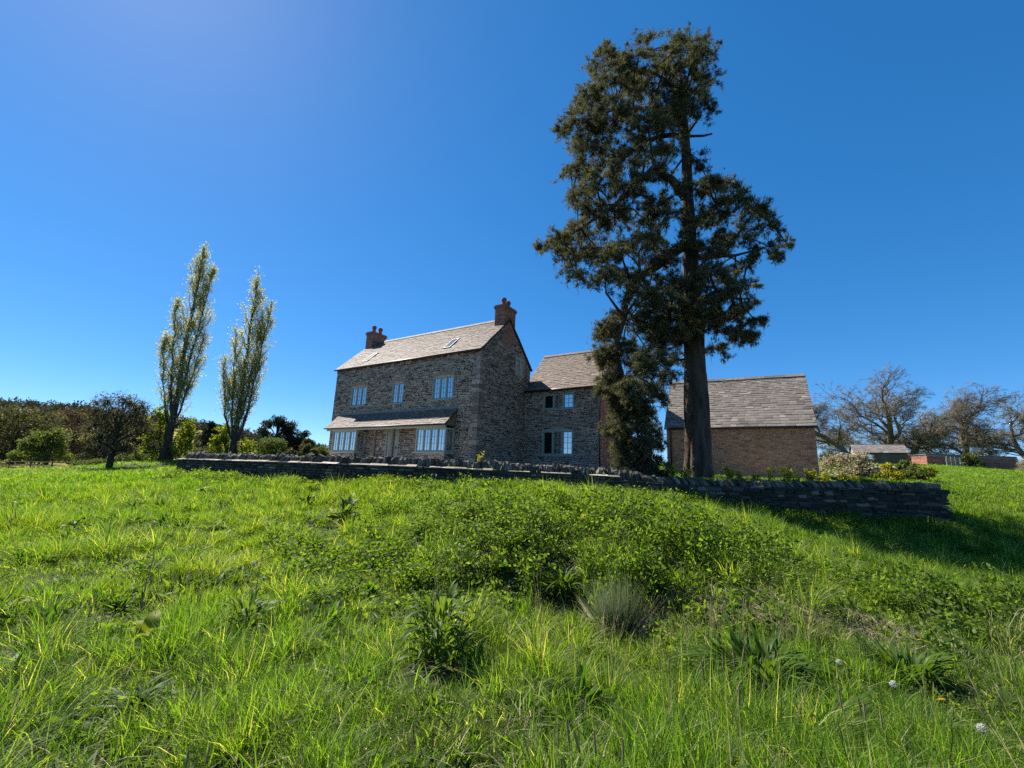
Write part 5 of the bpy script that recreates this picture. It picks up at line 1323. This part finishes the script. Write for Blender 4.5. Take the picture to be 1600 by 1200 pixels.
def grass():
    rs = np.random.RandomState(15); Ps = []; Rs = []; Ss = []; Is = []; Ts = []
    for (y0, y1, den, sc) in ((1.6, 3.2, 300, 1.0), (3.2, 4.8, 270, 1.0), (4.8, 7, 200, 1.0), (7, 10, 135, 1.05), (10, 15, 85, 1.15), (15, 20, 40, 1.35), (20, 32, 17, 1.7), (32, 58, 5.5, 2.4), (58, 62, 3, 3.0)):
        n = int(den*(1.4*(y1**2-y0**2) + (5*(y1-y0) if y1 <= 20 else 0))); y = np.sqrt(rs.uniform(y0**2, y1**2, n)); x = rs.uniform(-1, 1, n)*(1.4*y + (2.5 if y1 <= 20 else 0))
        ok = ~((x > -13.2) & (x < 13.5) & (y > wall_y(x)-.3) & (y < 30))
        x, y = x[ok], y[ok]; n = len(x)
        dn = fbm(x+20, y+5, .9); wet = fbm(x, y, 3.0); tall = fbm(x+31, y-12, 1.3)
        bare = .75*np.exp(-((y-toe(x)-.15)/.4)**2)*(x > 1.2)*(fbm(x+5, y, .9) > .42); keep = rs.rand(n) < np.clip(.5 + (dn-.3)*1.9, .25, 1)*(1-bare); x, y, wet, tall = x[keep], y[keep], wet[keep], tall[keep]; n = len(x)
        u = rs.rand(n); bp = bank_patch(x, y); idx = np.where(u < .5, 0, 1)
        longp = np.clip((tall-.46)*3.0 + .3*np.exp(-((y-3.0)/1.3)**2)*(x < 3.5) + .45*np.exp(-((x-6.5)/3)**2-((y-11)/2.5)**2), 0, .92)
        q = rs.rand(n); idx = np.where(q < longp, np.where(rs.rand(n) < .6, 2, 3), idx)
        q = rs.rand(n); idx = np.where(q < np.clip(bp*.40, 0, .45), np.where(rs.rand(n) < .65, 6, 5), idx)
        q = rs.rand(n); idx = np.where(q < .07, 4, idx); idx = np.where((q > .88) & (q < .93), 5, idx); idx = np.where((q > .93) & (q < .96), 10, idx); idx = np.where((q > .96) & (y > 4), 11, idx)
        q = rs.rand(n); idx = np.where(q < np.clip(bp*.13, 0, .16), 12, idx)
        tus = fbm(x+77, y+13, .55); idx = np.where((tus > .62) & (rs.rand(n) < .22), 13, idx)
        q = rs.rand(n); idx = np.where((q < .006*(1+1.2*(x < 0))) & (y > 3.4), 14, idx)
        dry = np.exp(-((y-toe(x))/.45)**2)*(x > .5)*.5 + .07 + .10*(fbm(x+60, y+21, 1.4) > .57)
        idx = np.where(rs.rand(n) < dry, 7, idx)
        idx = np.where((rs.rand(n) < .012*(tall > .42)) & (y < 7), 8, idx)
        if y0 >= 15: idx = np.where(rs.rand(n) < .85, 9, 1)
        elif y0 >= 10: idx = np.where(rs.rand(n) < .3, 9, idx)
        ko = np.ones(n, bool)
        for kx, ky, kr in KEEP_OUT: ko &= (np.hypot(x-kx, y-ky) > kr*rs.uniform(.6, 1.1, n))
        x, y, idx, tall = x[ko], y[ko], idx[ko], tall[ko]; n = len(x)
        z = terrain(x, y)
        s = sc*rs.uniform(.65, 1.25, n); sz = s*(1 if y0 < 15 else .75 if y0 < 20 else .5 if y0 < 32 else .34)*rs.uniform(.8, 1.2, n)*np.clip(.45+tall*1.15, .5, 1.5)
        tl = np.stack([rs.normal(0, .16, n), rs.normal(.05, .16, n), rs.uniform(0, 6.283, n)], 1)
        Ps.append(np.stack([x, y, z-.01], 1)); Rs.append(tl); Ss.append(np.stack([s, s, sz], 1)); Is.append(idx)
        Ts.append(np.clip((fbm(x+3, y+40, 2.2)-.38)*2.4 + rs.normal(0, .2, n) + .1*(x < -1), 0, 1))
    # rank grass and weeds against the foot of the wall
    n = 5200; x = rs.uniform(-13.4, 14.3, n); y = wall_y(x) - .30 - np.abs(rs.normal(0, .38, n)); tuft = fbm(x*1.0, y*.2, .7)
    ok = rs.rand(n) < np.clip((tuft-.3)*3, .15, 1); x, y, tuft = x[ok], y[ok], tuft[ok]; n = len(x)
    s = rs.uniform(.8, 1.3, n); hz = s*np.clip(.5+tuft*1.1, .6, 1.4)
    Ps.append(np.stack([x, y, terrain(x, y)-.01], 1)); Rs.append(np.stack([rs.normal(0, .16, n), rs.normal(0, .16, n), rs.uniform(0, 6.283, n)], 1)); Ss.append(np.stack([s, s, hz], 1))
    Is.append(rs.choice([2, 3, 3, 6, 6, 2, 4, 7], n)); Ts.append(np.clip(rs.normal(.35, .3, n), 0, 1))
    P = np.concatenate(Ps); print('grass clumps', len(P))
    scatter('meadow_grass', 'rough green meadow grass and small weeds covering the field and bank', 'grass', P, np.concatenate(Rs), np.concatenate(Ss), np.concatenate(Is), np.concatenate(Ts), G)
    # inside the garden
    n = 2600; x = rs.uniform(-13, 13.5, n); y = wall_y(x) + rs.uniform(.35, 5.0, n)
    loc = np.stack([x+1.546, y-20.576], 1); hx = loc @ np.array([.839, -.544]); hy = loc @ np.array([.544, .839]); ok = ~((hx < 4.6) & (hy > -1.0) & (hx > -11.2)); x, y = x[ok], y[ok]; n = len(x)
    scatter('garden_grass', 'thin grass on the terrace behind the stone wall', 'grass', np.stack([x, y, terrain(x, y)-.01], 1), np.stack([np.zeros(n), np.zeros(n), rs.uniform(0, 6.28, n)], 1), np.tile(rs.uniform(.8, 1.5, n)[:,None], 3), rs.choice([0, 1, 5], n), rs.rand(n), G)
grass()

# ------------------------------------------------------------------ single plants
def leaf_mesh(name, mat, length, width, r, bend, rng, fold=.25, n=6):
    V = []; F = []; 
    for i in range(n+1):
        t = i/n; w = width*.5*(math.sin(math.pi*(t*.93+.05))**.8)*(1-.35*t) if i < n else .002
        x = length*t*(1-.25*bend*t); z = length*(bend*.9*t - bend*1.15*t*t) ; wav = rng.uniform(-.12, .12)*width
        V += [(x, -w, z+w*fold*1.2+wav*.4), (x, 0, z), (x, w, z+w*fold*1.2-wav*.4)]
    for i in range(n):
        a = 3*i; F += [(a, a+1, a+4, a+3), (a+1, a+2, a+5, a+4)]
    return np_mesh(name, np.array(V), np.array(F), mat, np.full(len(V), r), smooth=True)
_lr = random.Random(70)
DOCK = [leaf_mesh('leaf', M['dock'], 1, .26, _lr.uniform(.05, .95), _lr.uniform(.4, .9), _lr) for _ in range(9)]
DOCKL = [leaf_mesh('leaf', M['dock_light'], 1, .34, _lr.uniform(.1, .95), _lr.uniform(.35, .9), _lr) for _ in range(5)]
DOCKM = [leaf_mesh('leaf', M['dock'], 1, .17, _lr.uniform(.05, .95), _lr.uniform(.4, .9), _lr) for _ in range(9)]
NARROW = [leaf_mesh('leaf', M['dock'], 1, .075, _lr.uniform(.05, .95), _lr.uniform(.5, 1.1), _lr) for _ in range(8)]
def rosette(name, label, x, y, n, length, elev, meshes, seed, cat='plant', group=None, layers=0.0, stalk=None, base=.03):
    rng = random.Random(seed); z = tz(x, y)
    R = empty(name, (x, y, z-.01), 0, label, cat, group)
    for i in range(n):
        e = rng.uniform(*elev); az = i*2.399+rng.uniform(-.4, .4); s = length*rng.uniform(.55, 1.15); hh = layers*rng.random()
        o = link('leaf', rng.choice(meshes), R, (math.cos(az)*base*(.3+.7*rng.random()), math.sin(az)*base*(.3+.7*rng.random()), hh), (rng.uniform(-.35, .35), -e, az), (s, s*rng.uniform(.8, 1.2), s))
    c = MB()
    if layers:
        for k in range(4): c.tube([(0,0,0), (rng.gauss(0,.05), rng.gauss(0,.05), layers*rng.uniform(.7, 1.1))], [.008, .004], 4)
    else: c.tube([(0,0,-.02), (0,0,.05)], [.03, .02], 6)
    c.build('stem', M['weed_stem'], R)
    if stalk:
        t = MB(); t.tube([(0,0,0), (rng.gauss(0,.04), rng.gauss(0,.04), stalk)], [.006, .003], 4); t.build('seed_stalk', M['dry'], R)
    return R
M['weed_stem'] = plain_mat('weed_stem', (.09, .12, .03), .6, .3)
DG = 'dock plants in the meadow'
rosette('dock_plant', 'dark leafy dock clump in the left foreground meadow, its leaves shining white', -2.5, 4.75, 80, .25, (.0, 1.3), DOCKM, 301, group=DG, layers=.26, base=.14)
rosette('dock_plant', 'largest dock plant, a dome of dark pointed leaves in the middle foreground', -.52, 4.05, 210, .26, (-.1, 1.3), DOCKM, 302, group=DG, layers=.46, base=.22)
rosette('dock_plant', 'big dark dock with drooping pale leaves just below the wall left of the porch', -3.6, 10.35, 50, .52, (.1, 1.2), DOCK, 303, group=DG, layers=.35, base=.1, stalk=.9)
rosette('dock_plant', 'pale leaved dock on the upper bank left of the big dark one', -5.3, 12.2, 24, .5, (.1, 1.0), DOCK, 304, group=DG, layers=.1)
rosette('dock_plant', 'low dark dock clump in the left mid meadow below the wall corner', -6.1, 9.6, 22, .36, (.1, 1.0), DOCK, 305, group=DG)
rosette('dock_plant', 'yellow-green dock with broad sunlit leaves high on the central bank', 1.35, 8.25, 16, .34, (.3, 1.2), DOCKL, 306, group=DG, layers=.1)
rosette('dock_plant', 'bright dock near the top of the bank below the stone wing', 1.6, 10.9, 18, .34, (.2, 1.1), DOCKL, 307, group=DG)
rosette('dock_plant', 'bright yellow-green dock with glowing leaves in the left foreground grass', -3.25, 4.5, 20, .36, (.2, 1.1), DOCKL, 308, group=DG)
rosette('dock_plant', 'dark flat dock clump far left in the meadow', -8.8, 9.5, 24, .40, (.05, .7), DOCK, 309, group=DG)
rosette('dock_plant', 'small dark dock below and right of the far left clump', -6.8, 7.9, 20, .28, (.1, 1.0), DOCK, 310, group=DG)
rosette('dock_plant', 'dark low dock left of the shining foreground clump', -5.4, 6.8, 20, .26, (.1, 1.0), DOCK, 311, group=DG)
rosette('dock_plant', 'bright dock close under the wall left of the second bay window', -2.9, 12.3, 22, .45, (.2, 1.1), DOCKL, 312, group=DG)
rosette('dock_plant', 'loose dock with upright pale leaves left of the largest dock', -1.25, 4.95, 16, .30, (.4, 1.3), DOCK, 313, group=DG)
rosette('dock_plant', 'sparse dock on the upper bank at the far left of the wall', -9.4, 14.3, 18, .42, (.1, 1.0), DOCK, 314, group=DG)
rosette('dock_plant', 'dock at the foot of the wall below the first bay window', -5.9, 13.9, 18, .42, (.3, 1.2), DOCKL, 315, group=DG)
rosette('dock_plant', 'dark dock right of centre on the bank beside the rush tuft', 2.5, 9.7, 70, .30, (.1, 1.35), DOCKM, 316, group=DG, layers=.3)
rosette('dock_plant', 'yellow-green dock at the far left edge of the foreground', -4.9, 4.9, 12, .30, (.2, 1.0), DOCKL, 317, group=DG)
rosette('dock_plant', 'dock with a few long leaves at the bottom left corner', -2.75, 2.9, 14, .24, (.3, 1.1), DOCKM, 318, group=DG)
rosette('dock_plant', 'small bright dock in the middle of the left meadow', -3.1, 6.2, 12, .24, (.3, 1.1), DOCKL, 319, group=DG)
rosette('leafy_tussock', 'wide tussock of narrow strap leaves in the right foreground', 2.2, 4.25, 210, .50, (.5, 1.45), NARROW, 320, cat='plant', group='strap-leaved tussocks', base=.34)
rosette('leafy_tussock', 'dark strap-leaved tussock near the right edge of the foreground', 3.55, 4.3, 150, .46, (.5, 1.45), NARROW, 321, cat='plant', group='strap-leaved tussocks', base=.24)
rosette('leafy_tussock', 'bushy upright green tussock at the bank foot left of the rush tuft', .78, 6.35, 150, .52, (.7, 1.5), NARROW, 322, cat='plant', group='strap-leaved tussocks', base=.16)
rosette('leafy_tussock', 'small grass tussock right of the largest dock', .95, 4.75, 90, .26, (.3, 1.4), NARROW, 323, cat='plant', group='strap-leaved tussocks')
rosette('leafy_tussock', 'arching dark tussock at the bottom left corner', -2.35, 3.3, 90, .36, (.4, 1.4), NARROW, 324, cat='plant', group='strap-leaved tussocks')

def rush():
    rng = random.Random(41); rs = np.random.RandomState(41); x, y = 1.38, 5.75
    T = empty('rush_tuft', (x, y, tz(x, y)), 0, 'dense grey-green rush tuft at the foot of the bank', 'rush')
    n = 1250; an = rs.uniform(0, 6.283, n); rr = .17*np.sqrt(rs.rand(n))*(1+.35*np.sin(an*3+.6)); A = np.stack([rr*np.cos(an), rr*np.sin(an), np.zeros(n)], 1)
    inc = rs.uniform(0, 1, n)**.9*1.25*(.35+.65*rr/.16); L = rs.uniform(.22, .80, n)**1.0*(1-.22*inc)*(1+.15*np.sin(an*2))
    a2 = an+rs.normal(0, .55, n); D = np.stack([np.sin(inc)*np.cos(a2), np.sin(inc)*np.sin(a2), np.cos(inc)], 1)
    V, F = twig_tris(A, A+D*L[:,None], .0042, rs)
    o = link('rush_stems', np_mesh('rush_stems', V, F, M['rush'], np.repeat(rs.rand(n), 4)), T); o['kind'] = 'stuff'
    k = 420; an = rs.uniform(0, 6.283, k); A = np.stack([.2*np.cos(an), .2*np.sin(an), np.zeros(k)], 1); V, F = twig_tris(A, A+np.stack([np.cos(an)*.3, np.sin(an)*.3, rs.uniform(.02, .42, k)], 1)*rs.uniform(.5, 1.2, (k, 1)), .004, rs)
    o = link('dead_stems', np_mesh('dead_stems', V, F, M['dry'], np.repeat(rs.rand(k), 4)), T); o['kind'] = 'stuff'
rush()

def dandelions():
    rng = random.Random(51)
    pet = MB()
    for ring, (n, L, e) in enumerate(((20, .021, .25), (18, .017, .55), (14, .012, .9))):
        for i in range(n):
            a = i*6.283/n+ring*.2; c, s = math.cos(a), math.sin(a); w = .0028; r0 = .003
            tip = (c*L*math.cos(e), s*L*math.cos(e), L*math.sin(e)); pet.add([(c*r0-s*w*.6, s*r0+c*w*.6, .001), (c*r0+s*w*.6, s*r0-c*w*.6, .001), (tip[0]+s*w, tip[1]-c*w, tip[2]), (tip[0]-s*w, tip[1]+c*w, tip[2])], [(0,1,2,3)], rng.random())
    pet_me = pet.mesh('flower_head', M['petal'])
    rs = np.random.RandomState(5); d = unitv(rs, 90); V, F = twig_tris(d*.004, d*.019, .0006, rs); parts = [(V, F, np.full(len(V), .4))]
    for k in range(90):
        c = d[k]*.019; q = norm(c[None]*.4+unitv(rs, 7)*.02); V, F = twig_tris(np.tile(c, (7, 1)), c+q*.007, .0009, rs); parts.append((V, F, np.full(len(V), .9)))
    V, F, R = join(parts); clock_me = np_mesh('seed_clock', V, F, M['clock'], R)
    def one(x, y, h, kind, label, sc=1.0):
        R = empty('dandelion' if kind == 'f' else 'dandelion_clock', (x, y, tz(x, y)), 0, label, 'flower' if kind == 'f' else 'seed head', 'dandelion flowers in the meadow' if kind == 'f' else 'dandelion clocks in the meadow')
        lx, ly = rng.gauss(0, .02), rng.gauss(0, .02); s = MB(); s.tube([(0,0,0), (lx*.4, ly*.4, h*.6), (lx, ly, h)], [.0028, .0024, .0022], 5); s.build('stem', M['weed_stem'], R)
        link('flower_head' if kind == 'f' else 'seed_clock', pet_me if kind == 'f' else clock_me, R, (lx, ly, h), (-.5 if kind == 'f' else 0, 0.1, 0), (sc,)*3)
    for x, y, h, k, l, s in DAND: one(x, y, h, k, l, s)
DAND = [
 (3.04, 3.40, .20, 'f', 'large yellow dandelion flower at the bottom right corner', 1.15),
 (-4.55, 5.45, .16, 'f', 'small orange-yellow dandelion in the left meadow beside a tall dry stem', 1.2),
 (-3.85, 7.0, .16, 'f', 'tiny yellow dandelion in the mid left meadow left of two white seed clocks', 1.3),
 (-3.3, 6.95, .15, 'f', 'tiny yellow dandelion in the mid left meadow right of two white seed clocks', 1.2),
 (.38, 5.6, .14, 'f', 'small yellow dandelion left of the rush tuft', 1.0), (.56, 5.62, .15, 'f', 'small yellow dandelion closest to the rush tuft', 1.0),
 (4.3, 5.05, .14, 'f', 'small yellow dandelion by the bank foot at the right', 1.1), (2.6, 8.3, .2, 'f', 'yellow dandelion up on the shaded right bank', 1.4),
 (2.85, 4.15, .20, 'c', 'white dandelion clock in the right foreground above the other two', 1.0),
 (2.98, 3.75, .20, 'c', 'white dandelion clock between two others in the right foreground', 1.15),
 (3.02, 3.12, .18, 'c', 'white dandelion clock nearest the bottom right corner', 1.25),
 (-3.65, 6.9, .17, 'c', 'upper white dandelion clock of a pair in the mid left meadow', 1.3), (-3.2, 6.4, .16, 'c', 'lower white dandelion clock of a pair in the mid left meadow', 1.3),
 (4.55, 6.5, .2, 'c', 'white dandelion clock on the right bank among dead stems', 1.1)]
dandelions()

def dead_stalks():
    rng = random.Random(52)
    for i, (x, y, h, lx, lab) in enumerate(((5.9, 6.7, .62, .12, 'tall bent dry stalk standing on the right bank'), (5.6, 6.75, .5, -.05, 'straight thin dry stalk on the right bank beside the bent one'),
            (6.0, 5.75, .5, .2, 'leaning pale dry stalk at the foot of the right bank'), (6.3, 5.9, .62, .38, 'long fallen dry stalk near the right edge'), (5.2, 5.0, .34, .26, 'pale broken stalk lying by the bank foot at the right'),
            (-3.9, 5.2, .7, .02, 'slender dry stem rising from the left meadow'), (-3.05, 5.9, .62, .0, 'second slender dry stem in the left meadow beside the seed clocks'), (-6.2, 7.3, .7, .03, 'dry stem far left behind the yellow dandelion'),
            (.05, 4.5, .42, -.01, 'short brown flower spike right of the largest dock'), (1.75, 4.55, .5, -.03, 'thin brown spike below the rush tuft'))):
        T = empty('dry_stalk', (x, y, tz(x, y)), 0, lab, 'dry stem', 'dead stalks in the meadow')
        m_ = MB(); m_.tube([(0,0,0), (lx*.3, .02, h*.5), (lx*.9, rng.gauss(0,.03), h*.93), (lx*1.5, 0, h*.95 if i == 0 else h)], [.006, .005, .004, .002], 5); m_.build('stem', M['dry'], T)
        b = MB()
        for k in range(5): t = rng.uniform(.4, .9); b.tube([(lx*t, 0, h*t), (lx*t+rng.gauss(0,.03), rng.gauss(0,.03), h*t+.05)], [.002, .001], 3)
        b.build('side_twigs', M['dry'], T, kind='stuff')
dead_stalks()

def litter():
    rs = np.random.RandomState(53); n = 2600; x = rs.uniform(.6, 7.2, n); y = toe(x) + rs.normal(.35, .38, n)
    ok = fbm(x, y, .8) > .42; x, y = x[ok], y[ok]; n = len(x); z = terrain(x, y)
    A = np.stack([x, y, z+rs.uniform(0, .10, n)], 1); an = rs.uniform(0, 6.283, n); B = A + np.stack([np.cos(an), np.sin(an), rs.uniform(-.1, .7, n)], 1)*rs.uniform(.06, .22, (n, 1))
    V, F = twig_tris(A, B, .0035, rs); o = link('dead_stem_litter', np_mesh('dead_stem_litter', V, F, M['dry'], np.repeat(rs.rand(n), 4))); tag(o, 'dry broken stems and straw along the foot of the bank', 'plant litter', kind='stuff')
litter()

# plants on the garden side of the wall
def spurge(x, y, h, seed, label):
    rng = random.Random(seed); rs = np.random.RandomState(seed); z = tz(x, y)
    T = empty('spurge_plant', (x, y, z), 0, label, 'plant', 'yellow-topped plants behind the wall'); st = MB(); P = []; Q = []
    for k in range(rng.randint(3, 6)):
        ex, ey = rng.gauss(0, .10), rng.gauss(0, .08); hh = h*rng.uniform(.7, 1.05); st.tube([(ex*.3, ey*.3, 0), (ex, ey, hh)], [.010, .006], 4)
        for t in np.linspace(.25, .8, 12): P.append((ex*(.3+.7*t), ey*(.3+.7*t), hh*t))
        for _ in range(26): Q.append((ex+rng.gauss(0, .028), ey+rng.gauss(0, .028), hh-rng.random()*.24+.03))
    st.build('stems', M['weed_stem'], T)
    P = np.repeat(np.array(P), 3, 0); V, F, R = leaf_quads(P, .10, rs, aspect=.25); o = link('foliage', np_mesh('foliage', V, F, M['dock_light'], R), T); o['kind'] = 'stuff'
    V, F, R = leaf_quads(np.array(Q), .05, rs, aspect=.9); o = link('flowers', np_mesh('flowers', V, F, M['yflower'], R), T); o['kind'] = 'stuff'
for i, (x, h, lab) in enumerate(((6.03, .5, 'yellow-topped spurge left of the pine trunk beyond the wall'), (5.6, .52, 'yellow-topped spurge farthest left of the pine trunk, by the downpipe'), (7.72, .58, 'yellow-topped spurge touching the right side of the pine trunk'),
        (8.05, .46, 'second yellow-topped spurge right of the pine trunk'), (8.5, .42, 'third yellow-topped spurge right of the pine trunk'), (9.1, .66, 'tall yellow-topped spurge in front of the middle of the brick wall'), (9.65, .56, 'fifth yellow-topped spurge right of the pine trunk'),
        (10.0, .45, 'sixth yellow-topped spurge right of the pine trunk'), (10.45, .60, 'seventh yellow-topped spurge right of the pine trunk'), (11.0, .48, 'eighth yellow-topped spurge right of the pine trunk'), (11.6, .52, 'yellow-topped spurge below the right end of the brick wall'), (12.1, .5, 'yellow-topped spurge rightmost before the flowering shrub'))):
    spurge(x, 15.7 if x > 6.8 else 15.5, h, 400+i, lab)
spurge(-.95, 14.9, .62, 420, 'single yellow-green spurge standing up behind the wall below the house corner')
for i, (x, lab) in enumerate(((-4.2, 'low leafy plant behind the wall left of the porch posts'), (-3.4, 'low leafy plant behind the wall below the porch'), (-2.7, 'low leafy plant behind the wall right of the porch door'), (-5.3, 'low leafy plant behind the wall under the first bay window'))):
    rosette('border_plant', lab, x, float(wall_y(x))+.55, 16, .38, (.5, 1.3), DOCKL, 430+i, group='leafy plants behind the wall')
leafy_tree('flowering_shrub', 'cream and pink flowering shrub behind the right end of the stone wall', 18.0, 23.4, 1.35, 1.5, 'pflower', 440, 5500, .11, .05, 'shrub', None, 34, .03, dz=-.1)
leafy_tree('yellow_shrub', 'low yellow-flowered shrub in front of the cream flowering shrub', 18.2, 21.6, .85, .55, 'yflower', 441, 1800, .07, .03, 'shrub', None, 14, .03, dz=.05)
leafy_tree('green_shrub', 'leafy green shrub right of the cream flowering shrub', 20.0, 22.6, 1.15, .8, 'leaf_green', 442, 2800, .10, .04, 'shrub', None, 16, .03, dz=.0)
leafy_tree('yellow_shrub', 'small yellow-tipped shrub rightmost behind the wall end', 21.0, 22.6, .9, .55, 'yflower', 443, 1400, .07, .03, 'shrub', None, 12, .03, dz=.0)
